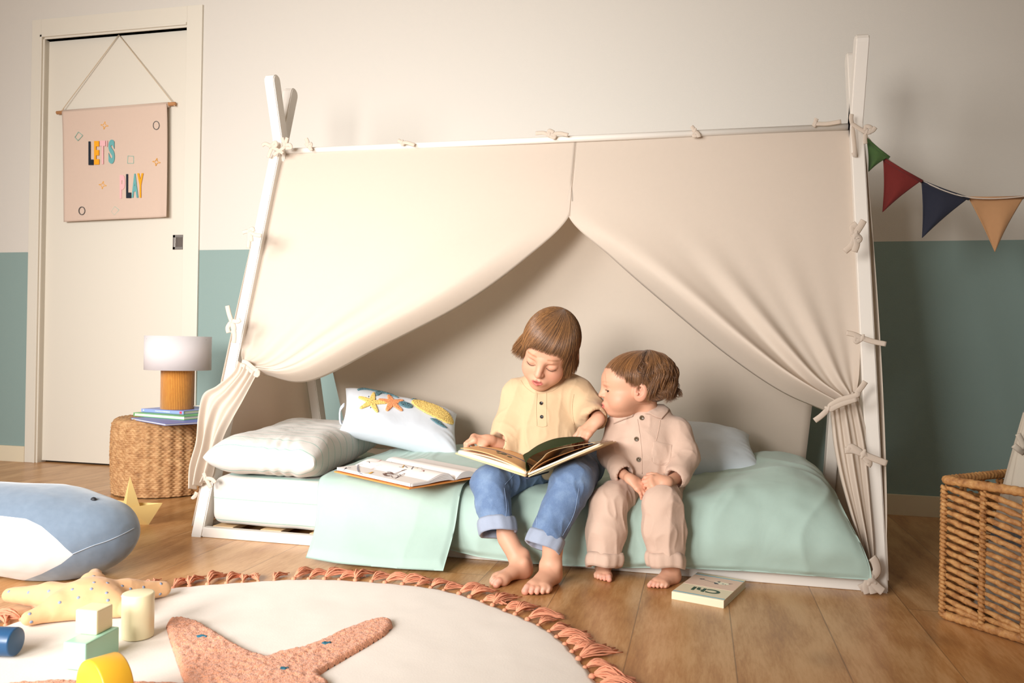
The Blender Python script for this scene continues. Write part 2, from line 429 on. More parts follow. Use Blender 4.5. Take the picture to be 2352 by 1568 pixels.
# door: panel, frame with casings, reveal, recessed pull
d = bpy.data.objects.new('door_1', None); COL.objects.link(d); d.location = (-1.22, WY, 0); d['kind'] = 'structure'
def dpart(bm_, name, m, parent=d):
    o = bm_.build(name, m, parent); o.matrix_parent_inverse = Matrix.Identity(4)
    for v in o.data.vertices: v.co -= Vector((-1.22, WY, 0))
    return o
b = MB(); b.box(((DX0 + DX1) / 2, WY + 0.035, 1.04), ((DX1 - DX0) / 2 + 0.02, 0.012, 1.035 - 0.004), bev=0.001); dpart(b, 'door_panel', M_DOOR)
b = MB()
for x0, x1, z0, z1, yy in ((-1.692, DX0 - 0.018, 0, 2.17, 0.010), (DX1 + 0.0, -0.745, 0, 2.17, 0.010), (DX0 - 0.018, DX1 + 0.0, DZ + 0.018, 2.17, 0.010),
                           (DX0 - 0.020, DX0 - 0.008, 0, DZ + 0.02, 0.016), (DX0 - 0.02, DX1 + 0.0, DZ + 0.008, DZ + 0.020, 0.016)):
    b.box(((x0 + x1) / 2, WY - yy / 2 + 0.002, (z0 + z1) / 2), ((x1 - x0) / 2, yy / 2 + 0.002, (z1 - z0) / 2), bev=0.0015)
b.box((DX0 - 0.004, WY + 0.02, DZ / 2), (0.004, 0.026, DZ / 2)); b.box(((DX0 + DX1) / 2, WY + 0.02, DZ + 0.004), ((DX1 - DX0) / 2, 0.026, 0.004))
dpart(b, 'door_frame', M_DOOR)
b = MB(); b.box(((DX0 + DX1) / 2, WY + 0.05, 1.03), ((DX1 - DX0) / 2, 0.004, 1.03)); dpart(b, 'door_gap', M_DARK)
b = MB(); hx, hz = -0.869, 1.073
yf = WY + 0.022
b.box((hx, yf, hz + 0.028), (0.033, 0.003, 0.0065), bev=0.001); b.box((hx, yf, hz - 0.028), (0.033, 0.003, 0.0065), bev=0.001)
b.box((hx - 0.0265, yf, hz), (0.0065, 0.003, 0.0345), bev=0.001); b.box((hx + 0.0265, yf, hz), (0.0065, 0.003, 0.0345), bev=0.001)
h = dpart(b, 'door_handle', M_STEEL); h['label'] = 'square recessed steel pull'
b = MB(); b.box((hx + 0.005, yf + 0.0005, hz), (0.0155, 0.002, 0.021)); b.box((hx - 0.016, yf - 0.0005, hz), (0.0055, 0.002, 0.021)); dpart(b, 'handle_cup', [M_STEELD], h)

# ================================================================== TEEPEE BED FRAME
M_WHITE = mat_plain('white_lacquered_wood', '#e5ded4', 0.35, 0.04, 40)
M_CANVAS = mat_cloth('ecru_cotton_canvas', '#e9dccd', weave=700, wrinkle=5, wstr=0.10, var=0.02, transl=0.42, wr_dist=0.01)
M_SLAT = mat_plain('pale_pine_slat', '#d9b98e', 0.6)
BL, BW, RH = 2.0, 0.90, 1.307
bed = thing('teepee_bed', 'white wooden floor bed with teepee frame holding up the canvas tent', 'bed', (1.0, 0.45, 0))
def P3(o):   # children are modelled in world coordinates
    o.matrix_parent_inverse = Matrix.Translation(-Vector(o.parent.location)) if o.parent else Matrix.Identity(4); return o
def leg(x, y0, y1, top):
    """leg from the floor at y0 over the ridge point, sawn flat at the floor, rounded at the tip"""
    w, dd = 0.019, 0.024
    a = Vector((x, y0, 0)); c = Vector((x, 0.45, RH)); dr = (c - a).normalized(); tip = a + dr * (top / dr.z)
    n = Vector((0, dr.z, -dr.y)); V = []
    prof = []
    fl = lambda s_: (a + n * s_) - dr * ((a + n * s_).z / dr.z)
    pts = [fl(-dd), fl(dd)]
    for k in range(7):
        an = PI * k / 6; pts.append(tip + n * dd * math.cos(an) + dr * dd * 0.9 * math.sin(an))
    n_ = len(pts)
    bm = bmesh.new(); A = [bm.verts.new(p + Vector((-w, 0, 0))) for p in pts]; B = [bm.verts.new(p + Vector((w, 0, 0))) for p in pts]
    bm.faces.new(A); bm.faces.new(B[::-1])
    for i in range(n_): bm.faces.new([A[(i + 1) % n_], A[i], B[i], B[(i + 1) % n_]])
    bmesh.ops.recalc_face_normals(bm, faces=bm.faces)
    ed = [e for e in bm.edges if abs((e.verts[0].co - e.verts[1].co).normalized().x) < 0.5]
    bmesh.ops.bevel(bm, geom=ed, offset=0.003, segments=2, affect='EDGES')
    me = bpy.data.meshes.new('leg'); bm.to_mesh(me); bm.free()
    return P3(link('leg', me, M_WHITE, bed))
for x in (0.020, BL - 0.018):
    leg(x, 0.022, 0.9, 1.535); leg(x + (0.012 if x < 1 else 0.0), BW - 0.022, 0.0, 1.535)
def bpart(b, name, m, parent=bed): return P3(b.build(name, m, parent))
def rail(a, c, w, d): b = MB(); b.bar(a, c, w, d); bpart(b, 'rail', M_WHITE)
rail((0.040, 0.012, 0.0155), (BL - 0.038, 0.012, 0.0155), 0.024, 0.030)
rail((0.045, BW - 0.015, 0.0155), (BL - 0.045, BW - 0.015, 0.0155), 0.024, 0.030)
rail((0.02, 0.052, 0.0155), (0.02, BW - 0.052, 0.0155), 0.030, 0.030)
rail((BL - 0.02, 0.052, 0.0155), (BL - 0.02, BW - 0.052, 0.0155), 0.030, 0.030)
for k in range(12):
    b = MB(); b.box((0.09 + k * 0.165, BW / 2, 0.024), (0.035, BW / 2 - 0.032, 0.006), bev=0.001); bpart(b, 'slat', M_SLAT)
b = MB(); b.tube([(0.04, 0.45, RH - 0.004), (BL - 0.04, 0.45, RH - 0.004)], 0.011, 16); bpart(b, 'ridge_pole', M_WHITE)

# ================================================================== CANVAS CANOPY
can = thing('tent_canopy', 'ecru canvas canopy tied over the white teepee bed, front curtains drawn apart', 'tent', (1.0, 0.45, 0))
_n = np.array([0, -RH, 0.45]); _n = _n / np.linalg.norm(_n); FPL = np.array([0, 0.006, 0.0])
_nb = np.array([0, RH, 0.45]); _nb = _nb / np.linalg.norm(_nb)
def fp(u, v, off=0.0): return at_plane(u, v, FPL + _n * off, _n)
def sheet(Lp, Rp, nu, nv, offs, vpow=1.0):
    """px outlines left and right (same parameter), offs(u,v)->distance out of the slanted front plane"""
    Ls = spline(Lp, nv); Rs = spline(Rp, nv); G = np.zeros((nu, nv, 3))
    for j in range(nv):
        for i in range(nu):
            u = i / (nu - 1); v = j / (nv - 1); p = Ls[j] * (1 - u) + Rs[j] * u
            G[i, j] = fp(p[0], p[1]) + _n * offs(u, v)
    return G
def canvas(Gs, name, thick=0.0014):
    V, F = join_np([grid_mesh(G, thick) for G in Gs]); o = link(name, np_mesh(V, F), M_CANVAS, can); return P3(o)
def foldsL(u, v):
    a = 0.012 * sstep(v, 0.35, 0.95)
    d = a * (math.sin(u * 19 + 1.0 + 2 * v) * 0.8 + 0.5 * math.sin(u * 37 + 3 * v)) * (0.4 + 0.6 * u)
    d += 0.045 * math.exp(-((u - 0.80) / 0.16) ** 2) * sstep(v, 0.25, 0.75) * (1 - 0.6 * sstep(v, 0.85, 1.0))
    d -= 0.055 * max(0, (u - 0.90) / 0.10) ** 1.7 * sstep(v, 0.2, 0.6)
    d += 0.004 * math.sin(v * 7 + u * 5) * (1 - v)
    d += 0.022 * sstep(v, 0.8, 1.0)
    return d
Lp = [(652, 349), (638, 400), (616, 480), (596, 560), (578, 650), (566, 740), (558, 800), (566, 836)]
Rp = [(1322, 322), (1314, 410), (1306, 496), (1200, 588), (1050, 690), (860, 790), (700, 868), (598, 856)]
GL = sheet(Lp, Rp, 110, 130, foldsL)
# tail below the left tie: fans out round the leg
def tailL(u, v): return 0.028 + 0.016 * math.sin(u * 15 + 1.5 * v) * (0.3 + 0.7 * v) + 0.006 * math.sin(u * 31) + 0.010 * math.sin(PI * u)
TL = sheet([(558, 836), (548, 862), (512, 893), (482, 912), (472, 960), (468, 1020), (454, 1075), (452, 1128)],
           [(604, 858), (592, 880), (568, 925), (545, 965), (524, 1005), (508, 1050), (497, 1092), (486, 1112)], 60, 70, tailL)
canvas([GL, TL], 'left_curtain')
def foldsR(u, v):
    w = 1 - u
    a = 0.014 * sstep(v, 0.25, 0.95)
    d = a * (math.sin(w * 21 + 0.5 + 2 * v) * 0.9 + 0.45 * math.sin(w * 43 + 2 * v)) * (0.5 + 0.5 * w)
    d += 0.040 * math.exp(-((w - 0.84) / 0.10) ** 2) * sstep(v, 0.25, 0.75) * (1 - 0.6 * sstep(v, 0.85, 1.0))
    d += 0.016 * math.exp(-((w - 0.60) / 0.08) ** 2) * sstep(v, 0.35, 0.8)
    d -= 0.06 * max(0, (w - 0.92) / 0.08) ** 1.7 * sstep(v, 0.2, 0.6)
    d += 0.004 * math.sin(v * 7 + w * 5) * (1 - v)
    d += 0.012 * sstep(v, 0.8, 1.0)
    return d
GR = sheet([(1322, 322), (1314, 410), (1306, 496), (1402, 580), (1520, 676), (1668, 796), (1800, 885), (1906, 934)],
           [(1958, 297), (1962, 380), (1966, 480), (1972, 580), (1975, 680), (1976, 780), (1972, 860), (1964, 902)], 110, 130, foldsR)
def tailR(u, v): return 0.014 + 0.012 * math.sin(u * 17 + v) * (0.4 + 0.6 * v) + 0.005 * math.sin(u * 33) + 0.008 * math.sin(PI * u)
TR = sheet([(1904, 934), (1908, 975), (1914, 1030), (1928, 1100), (1950, 1180), (1968, 1240), (1984, 1300), (1988, 1345)],
           [(1966, 900), (1980, 960), (1994, 1030), (2000, 1100), (2004, 1180), (2006, 1240), (2006, 1300), (2010, 1338)], 50, 70, tailR)
canvas([GR, TR], 'right_curtain')
# stitched seam down the middle, where the two curtains meet
b = MB(); b.tube([fp(1322, 324, 0.002), fp(1315, 410, 0.002), fp(1307, 496, 0.002)], 0.0006, 6); bpart(b, 'seam', mat_plain('seam_thread', '#b8a48f', 0.9), can)
# back panel
G = np.zeros((70, 60, 3))
for i in range(70):
    for j in range(60):
        u, v = i / 69, j / 59; y = 0.458 + v * 0.43; z = RH - 0.01 - v * 1.18
        xl = 0.055 + 0.12 * v ** 1.5 * (1 - v * 0.35); xr = BL - 0.05 - 0.05 * v
        G[i, j] = (xl + (xr - xl) * u, y - 0.012 * math.sin(PI * v) + 0.004 * v * math.sin(u * 31 + 2 * v), z)
canvas([G], 'back_panel')
# end panels between the legs, bellying outwards
for side in (0, 1):
    G = np.zeros((40, 60, 3))
    for i in range(40):
        for j in range(60):
            u, v = i / 39, j / 59; z = RH - 0.03 - v * (RH - 0.06); hw = 0.45 * (1 - z / RH) + 0.004
            y = 0.45 + (2 * u - 1) * hw * 1.0; bul = 0.022 * math.sin(PI * min(1, v * 1.1)) ** 0.6 * (1 - 0.5 * abs(2 * u - 1)) + 0.006 * math.sin(u * 20 + 3 * v) * v
            x = (-0.002 - bul * 0.6) if side == 0 else (BL + 0.002 + bul)
            G[i, j] = (x, y, z)
    if side: G = G[::-1]
    canvas([G], 'end_panel')
# tie tapes
def px(u, v, y): return at(u, v, y=y)
def ties(knot, y, paths, w=0.0065, name='tie_tape', kr=0.008, band=None, parent=None):
    b = MB()
    k = px(knot[0], knot[1], y); V = Vol(k - 0.03, k + 0.03, 0.0022)
    V.ell(k, (kr, kr * 0.8, kr * 0.75)); V.cap(k + (-kr * .8, 0, kr * .4), k + (kr * .8, -0.002, -kr * .5), kr * .45, k=0.003); V.cap(k + (-kr * .3, -.004, -kr * .8), k + (kr * .3, -.004, kr * .8), kr * .4, k=0.002)
    v, f = V.mesh(); b.add(v, f.tolist(), 0, True)
    for p in paths:
        q = [px(a[0], a[1], y + (a[2] if len(a) > 2 else -0.004)) for a in p]
        q = spline(q, 14); ww = np.full(14, w); ww[0] *= 0.6
        b.tube(q, ww, 8, flat=0.28, up=(0.25, -1, 0.1))
    return bpart(b, name, M_CANVAS, parent or can)
def loop(cx, cy, rx, ry, a0=0, y=0.0): return [(cx + rx * math.cos(a0 + t), cy + ry * math.sin(a0 + t), y) for t in np.linspace(0, 2 * PI, 9)]
ties((622, 336), 0.40, [[(622, 336), (610, 330), (602, 334)], [(622, 336), (632, 326), (634, 334), (624, 338)], [(624, 338), (640, 345), (650, 352)], [(625, 340), (620, 350), (616, 362)]])
ties((655, 334), 0.40, [[(655, 334), (650, 322), (648, 316)], [(655, 334), (665, 332), (668, 339), (656, 340)], [(655, 336), (645, 344), (628, 356)], [(655, 334), (658, 322), (660, 316)]])
ties((708, 334), 0.43, [[(708, 334), (706, 324), (703, 318)], [(708, 334), (714, 330), (712, 342)], [(708, 336), (702, 328)], [(708, 334), (716, 345)]])
ties((924, 327), 0.43, [[(924, 327), (936, 328), (952, 333)], [(924, 327), (914, 322)], [(922, 326), (926, 334)]])
ties((1262, 310), 0.43, [[(1262, 310), (1248, 305), (1230, 306)], [(1264, 309), (1285, 306), (1305, 310)], [(1262, 310), (1272, 316), (1275, 310)], [(1260, 308), (1262, 300), (1272, 304)]])
ties((1596, 301), 0.43, [[(1596, 301), (1592, 294), (1588, 290)], [(1597, 301), (1604, 308), (1606, 315)], [(1595, 302), (1600, 310), (1590, 312)]])
ties((1873, 284), 0.43, [[(1873, 284), (1900, 284), (1932, 279)], [(1873, 284), (1874, 276), (1876, 272)], [(1873, 285), (1868, 290)]], kr=0.007)
ties((1990, 304), 0.38, [[(1990, 304), (1975, 296), (1955, 283)], [(1988, 300), (1990, 290), (2002, 294), (1996, 306)], [(1990, 306), (2004, 300), (2011, 292)], [(1988, 306), (1987, 320), (1988, 330)], [(1957, 285), (1955, 272), (1956, 262)], [(1958, 290), (1962, 330), (1964, 358), (1960, 350)]])
ties((572, 530), 0.22, [[(572, 530), (563, 532), (557, 534)], [(572, 532), (572, 550), (570, 570)], [(574, 532), (578, 552), (574, 545)], [(574, 532), (586, 539), (600, 541)], [(572, 528), (580, 525), (582, 532)]])
ties((532, 738), 0.13, [[(532, 738), (526, 720), (522, 702)], [(532, 740), (538, 765), (537, 787)], [(530, 740), (523, 752), (525, 764)], [(534, 740), (538, 755), (533, 765)], [(533, 737), (545, 738), (552, 734)]], w=0.0075)
ties((449, 1138), -0.005, [[(449, 1138), (444, 1142), (441, 1140)], [(449, 1138), (452, 1130)]], kr=0.006)
ties((472, 1098), -0.015, [[(472, 1098), (478, 1108), (484, 1120)], [(473, 1098), (486, 1100), (495, 1108)], [(472, 1098), (468, 1086)]], w=0.006, kr=0.007)
ties((1964, 540), 0.17, [[(1964, 540), (1958, 560), (1940, 577)], [(1964, 542), (1968, 560), (1962, 578)], [(1964, 538), (1976, 520), (1984, 506)], [(1962, 538), (1958, 522), (1968, 514)], [(1966, 540), (1974, 548), (1966, 556)]], w=0.009, kr=0.011)
ties((1980, 776), 0.075, [[(1980, 776), (2005, 784), (2035, 790)], [(1980, 776), (1962, 768), (1944, 764)], [(1978, 778), (1966, 784), (1968, 772)]], w=0.007, kr=0.009)
ties((1982, 1042), -0.03, [[(1982, 1042), (2005, 1052), (2037, 1064)], [(1982, 1042), (1960, 1034), (1940, 1034)], [(1984, 1046), (1996, 1062), (1992, 1070)], [(1980, 1040), (1956, 1026), (1950, 1036)]], w=0.0085, kr=0.011)
ties((1998, 1330), -0.03, [[(1998, 1330), (1988, 1345), (1975, 1352)], [(2000, 1332), (2005, 1350), (2008, 1362)], [(1998, 1330), (2014, 1312), (2010, 1290), (2003, 1280)], [(1996, 1330), (1990, 1348), (1994, 1362)], [(2000, 1332), (2018, 1350), (2028, 1358)]], w=0.011, kr=0.014)
# tie-backs gathering the two curtains
ties((592, 852), -0.012 + 0.16, [[(592, 852), (578, 842), (566, 832), (556, 830)], [(594, 854), (590, 862), (580, 854), (566, 842), (555, 838)]], w=0.0075, kr=0.009, name='tie_back')
ties((1902, 938), 0.085, [[(1902, 940), (1886, 955), (1871, 966)], [(1902, 934), (1930, 918), (1966, 908), (1972, 900)], [(1904, 942), (1932, 928), (1968, 916)], [(1966, 904), (1978, 890), (1988, 876)]], w=0.0075, kr=0.008, name='tie_back')

# ================================================================== BUNTING
bun = thing('bunting', 'string of green, red, navy and tan cloth pennants tied to the right tent pole', 'bunting', tuple(at(2170, 430, y=0.42)))
CB = [mat_cloth('green_linen', '#40582f', 1200, 20, 0.2), mat_cloth('brick_red_linen', '#69231f', 1200, 20, 0.2), mat_cloth('navy_linen', '#272935', 1200, 20, 0.2), mat_cloth('tan_linen', '#b3875f', 1200, 20, 0.2)]
cp = [px(1990, 312, 0.43), px(2034, 361, 0.42), px(2116, 414, 0.41), px(2224, 453, 0.40), px(2356, 450, 0.39), px(2480, 420, 0.38)]
b = MB(); b.tube(spline(cp, 50), 0.0022, 6); c_ = bpart(b, 'cord', M_CANVAS, bun)
for (A, B_, T), m in zip([((1989, 316), (2042, 360), (1995, 394)), ((2028, 361), (2118, 414), (2027, 487)), ((2116, 414), (2226, 454), (2118, 546)), ((2223, 452), (2354, 450), (2285, 578))], CB):
    A3, B3, T3 = px(*A, 0.415), px(*B_, 0.405), px(*T, 0.41); n1 = 26; G = np.zeros((n1, n1, 3))
    for i in range(n1):
        for j in range(n1):
            u, v = i / (n1 - 1), j / (n1 - 1); v2 = v; e = A3 * (1 - u) + B3 * u
            p = e * (1 - v2) + T3 * v2
            p = p + np.array([0.006 * math.sin(PI * v) * (2 * u - 1) * -0.9, 0.010 * math.sin(PI * v) * math.sin(u * 5 + 1), 0])
            G[i, j] = p
    G[:, -1] += (np.linspace(-1, 1, n1)[:, None] * np.array([0.0006, 0, 0]))
    V, F = grid_mesh(G, 0.002); hem = tube([A3 + (0, -.002, -.004), (A3 + B3) / 2 + (0, -.002, -.006), B3 + (0, -.002, -.004)], 0.005, 8)
    o = link('pennant', np_mesh(V, F), m, bun); P3(o); o['label'] = m.name.replace('_', ' ') + ' pennant'
    b = MB(); b.add(hem[0], hem[1], 0, True); h_ = b.build('hem', m, o); h_.matrix_parent_inverse = o.matrix_parent_inverse.copy(); h_.matrix_parent_inverse = Matrix.Identity(4)

# ================================================================== BEDDING
def striped_cloth(name, base, stripe, axis, period, offs, width, kind='Object', var=0.03, wr=7, ws=0.35):
    t = NT(name); c = t.node('ShaderNodeTexCoord'); s = t.node('ShaderNodeSeparateXYZ')
    src = c.outputs[kind]
    if kind == 'UV': src = c.outputs['UV']
    t.link(src, s.inputs[0]); a = t.math('FRACT', t.math('DIVIDE', t.math('SUBTRACT', s.outputs[axis], offs), period))
    f = t.math('LESS_THAN', a, width / period)
    n = t.noise(c.outputs['Object'], 300, 2); b = lin(base)
    col = t.mix(n, tuple(x * (1 - var) for x in b[:3]) + (1,), tuple(min(1, x * (1 + var)) for x in b[:3]) + (1,))
    t.col(t.mix(t.math('MULTIPLY', f, t.math('ADD', 0.55, t.math('MULTIPLY', n, 0.4))), col, lin(stripe)))
    t.set(rough=0.85, sheen=0.1, spec=0.2)
    w = t.noise(c.outputs['Object'], wr, 4, 0.55, 1.0); t.bump(w, ws, 0.01); return t.m
M_SHEET = striped_cloth('white_sheet_with_mint_stripes', '#d4cfc7', '#8db2a7', 2, 0.068, 0.0505, 0.0036)
M_PCASE = striped_cloth('white_pillowcase_with_mint_stripes', '#d4d0c9', '#88b3a7', 1, 0.052, 0.013, 0.0038, kind='UV', ws=0.5)
M_MINT = mat_cloth('mint_cotton', '#a9c0b5', 900, 5, 0.35, 0.02, wr_dist=0.012)
# mattress
V = Vol((0.02, 0.01, 0.02), (1.96, 0.89, 0.21), 0.008)
V.box((0.972, 0.450, 0.110), (0.927, 0.436, 0.078), rr=0.038)
v, f = V.mesh(); v = relax(v, f, 2); N_ = vnormals(v, f); v = v + N_ * (0.006 * fnoise(v, 4, 3)[:, None])
v[:, 2] -= 0.0
o = link('mattress', np_mesh(v, f), M_SHEET); tag(o, 'mattress in a white fitted sheet with thin mint stripes, on the teepee bed', 'mattress')

def pillow_fn(hx, hy, hz, p=4.0, q=0.42, pinch=0.07, seed=0, wr=0.006, sag=None):
    def S(u, v, side):
        u = np.asarray(u, float); v = np.asarray(v, float)
        e = np.clip((1 - np.abs(u) ** p) * (1 - np.abs(v) ** p), 0, 1) ** q
        x = hx * u * (1 - pinch * (1 - v ** 2) * np.abs(u) ** 3); y = hy * v * (1 - pinch * (1 - u ** 2) * np.abs(v) ** 3)
        P = np.stack([x, y, side * hz * e], -1)
        edge = np.exp(-((1 - np.maximum(np.abs(u), np.abs(v))) / 0.22) ** 2)
        th = np.arctan2(v, u)
        P[..., 2] += side * (wr * np.minimum(1, e * 1.5) * fnoise(np.stack([x, y, 0 * x], -1), 9, seed) + edge * e * wr * .8 * np.sin(th * 21 + 3 * np.sin(th * 4 + seed)) * (.5 + .5 * np.sin(th * 3 + seed)))
        if sag is not None: P[..., 2] += sag(u, v)
        return P
    return S
def pillow_mesh(S, n=110, seam=True):
    a = np.sin(np.linspace(-PI / 2, PI / 2, n)) ; a = np.sign(a) * np.abs(a) ** 1.0
    U, W = np.meshgrid(a, a, indexing='ij')
    T = S(U, W, 1); B = S(U, W, -1); idx = np.arange(n * n).reshape(n, n)
    F = np.stack([idx[:-1, :-1], idx[1:, :-1], idx[1:, 1:], idx[:-1, 1:]], -1).reshape(-1, 4)
    V = np.concatenate([T.reshape(-1, 3), B.reshape(-1, 3)]); Fb = F[:, ::-1] + n * n
    # weld rim
    rim = np.zeros((n, n), bool); rim[0] = rim[-1] = rim[:, 0] = rim[:, -1] = True
    m = np.arange(2 * n * n); m[n * n:][rim.ravel()] = idx.ravel()[rim.ravel()]
    F = m[np.concatenate([F, Fb])]
    used = np.unique(F); re = np.full(2 * n * n, -1); re[used] = np.arange(len(used)); uv = np.concatenate([np.stack([U, W], -1).reshape(-1, 2)] * 2)
    return V[used], re[F], uv[used]
def add_uv(me, uv):
    l = me.uv_layers.new(name='uv'); vi = np.zeros(len(me.loops), np.int32); me.loops.foreach_get('vertex_index', vi)
    l.data.foreach_set('uv', np.asarray(uv, np.float32)[vi].ravel())
def frame_mat(o, x, y):
    x = Vector(x).normalized(); z = x.cross(Vector(y)).normalized(); y = z.cross(x)
    return Matrix(((x.x, y.x, z.x, o[0]), (x.y, y.y, z.y, o[1]), (x.z, y.z, z.z, o[2]), (0, 0, 0, 1)))

# striped pillow: short side towards the camera, long side going back across the bed
S = pillow_fn(0.178, 0.315, 0.066, 5.0, 0.40, 0.05, 5, 0.006)
v, f, uv = pillow_mesh(S, 120)
me = np_mesh(v, f); add_uv(me, np.stack([uv[:, 0] * 0.178, uv[:, 1] * 0.315 + np.where(v[:, 2] < 0, 0.0, 0.0)], -1))
o = link('pillow', me, M_PCASE); tag(o, 'plump white pillow with thin mint stripes, lying flat on the mattress', 'pillow')
o.matrix_world = frame_mat((0.235, 0.268, 0.262), (1, 0.06, -0.02), (-0.02, 1, 0.03))

# duvet: one surface draped over the mattress (section keys along x), its near left corner thrown forward to the floor
def duvet_part(keys, nx, ns, seed, pad=0.006, amp=0.008, xshift=None):
    """keys: list of (x, [(y,z)...]) sections from the back over the top and down the front"""
    xs = np.array([k[0] for k in keys]); secs = np.array([spline(k[1], ns) for k in keys]); G = np.zeros((nx, ns, 3))
    X = np.linspace(xs[0], xs[-1], nx)
    for c in range(2):
        for j in range(ns): G[:, j, c + 1] = np.interp(X, xs, secs[:, j, c])
    G[:, :, 0] = X[:, None]
    # smooth between key sections
    for _ in range(30): G[1:-1, :, 1:] = 0.5 * G[1:-1, :, 1:] + 0.25 * (G[:-2, :, 1:] + G[2:, :, 1:])
    if xshift: G[:, :, 0] += xshift(np.linspace(0, 1, nx)[:, None], np.linspace(0, 1, ns)[None, :])
    du = np.gradient(G, axis=0); dv = np.gradient(G, axis=1); N = np.cross(dv, du); N /= np.linalg.norm(N, axis=2)[..., None] + 1e-9
    if N[:, :, 2].sum() < 0: N = -N
    uu = np.linspace(0, 1, nx)[:, None]; vv = np.linspace(0, 1, ns)[None, :]
    ed = np.minimum(np.minimum(uu, 1 - uu) * nx * 1.0, np.minimum(vv, 1 - vv) * ns * 1.0) / 5.0; ed = sstep(ed, 0, 1)
    Q = G * np.array([1.0, 1.0, 1.0])
    nz = amp * fnoise(Q, 6, seed, 3) + amp * 0.9 * (1 - np.abs(vnoise(Q * np.array([1, 0.6, 0.6]) + 0.3 * vnoise(Q, 3, seed)[..., None], 9, seed + 4))) ** 3
    top = G + N * (pad * ed + nz * (0.3 + 0.7 * ed))[..., None]; bot = G - N * (pad * ed)[..., None]
    idx = np.arange(nx * ns).reshape(nx, ns)
    F = np.stack([idx[:-1, :-1], idx[:-1, 1:], idx[1:, 1:], idx[1:, :-1]], -1).reshape(-1, 4)
    Vv = np.concatenate([top.reshape(-1, 3), bot.reshape(-1, 3)]); o_ = nx * ns
    rim = np.array(list(idx[:, 0]) + list(idx[-1, 1:]) + list(idx[-2::-1, -1]) + list(idx[0, -2:0:-1])); r2 = np.roll(rim, -1)
    return Vv, np.concatenate([F, F[:, ::-1] + o_, np.stack([rim, rim + o_, r2 + o_, r2], -1)])
zt = 0.199
main = duvet_part([
    (0.80, [(0.84, 0.200), (0.60, 0.240), (0.30, 0.215), (0.06, 0.206), (-0.005, 0.190), (-0.022, 0.12), (-0.025, 0.036)]),
    (0.95, [(0.84, 0.200), (0.60, 0.235), (0.30, 0.200), (0.06, 0.200), (-0.012, 0.180), (-0.045, 0.12), (-0.050, 0.020)]),
    (1.10, [(0.84, 0.200), (0.60, 0.235), (0.30, 0.200), (0.06, 0.196), (-0.012, 0.176), (-0.048, 0.12), (-0.055, 0.016)]),
    (1.30, [(0.84, 0.200), (0.60, 0.230), (0.30, 0.200), (0.06, 0.196), (-0.010, 0.176), (-0.040, 0.12), (-0.050, 0.020)]),
    (1.45, [(0.84, 0.205), (0.60, 0.215), (0.30, 0.205), (0.06, 0.202), (-0.010, 0.190), (-0.042, 0.12), (-0.036, 0.030)]),
    (1.62, [(0.84, 0.210), (0.60, 0.238), (0.30, 0.244), (0.08, 0.236), (-0.004, 0.200), (-0.050, 0.12), (-0.036, 0.036)]),
    (1.76, [(0.84, 0.220), (0.60, 0.268), (0.30, 0.272), (0.10, 0.258), (-0.002, 0.205), (-0.056, 0.12), (-0.038, 0.038)]),
    (1.86, [(0.84, 0.210), (0.60, 0.262), (0.30, 0.262), (0.10, 0.245), (0.000, 0.195), (-0.052, 0.12), (-0.038, 0.038)]),
    (1.92, [(0.84, 0.200), (0.60, 0.225), (0.30, 0.222), (0.10, 0.205), (0.006, 0.165), (-0.040, 0.105), (-0.040, 0.040)])],
    190, 150, 2, xshift=lambda u, s: 0.034 * sstep(u, 0.75, 1.0) * sstep(s, 0.65, 1.0) - 0.02 * sstep(u, 0.85, 1.0) * (1 - sstep(s, 0.5, 0.8)))
flap = duvet_part([
    (0.435, [(0.62, 0.212), (0.40, 0.222), (0.20, 0.216), (0.04, 0.212), (-0.030, 0.190), (-0.085, 0.10), (-0.170, 0.013)]),
    (0.55, [(0.70, 0.225), (0.45, 0.232), (0.20, 0.220), (0.05, 0.216), (-0.040, 0.195), (-0.100, 0.10), (-0.186, 0.010)]),
    (0.75, [(0.78, 0.235), (0.45, 0.235), (0.20, 0.222), (0.05, 0.216), (-0.040, 0.195), (-0.100, 0.10), (-0.186, 0.010)]),
    (0.880, [(0.80, 0.240), (0.45, 0.230), (0.20, 0.222), (0.04, 0.216), (-0.030, 0.195), (-0.085, 0.10), (-0.178, 0.012)])],
    110, 130, 9, pad=0.005, amp=0.004, xshift=lambda u, s: 0.045 * (s > -1) * sstep(s, 0.55, 1.0) * (1 - u) + 0.0 * u)
V_, F_ = join_np([main, flap])
o = link('duvet', np_mesh(V_, F_), M_MINT); tag(o, 'rumpled mint green duvet covering the right side of the bed, one corner on the floor', 'duvet')

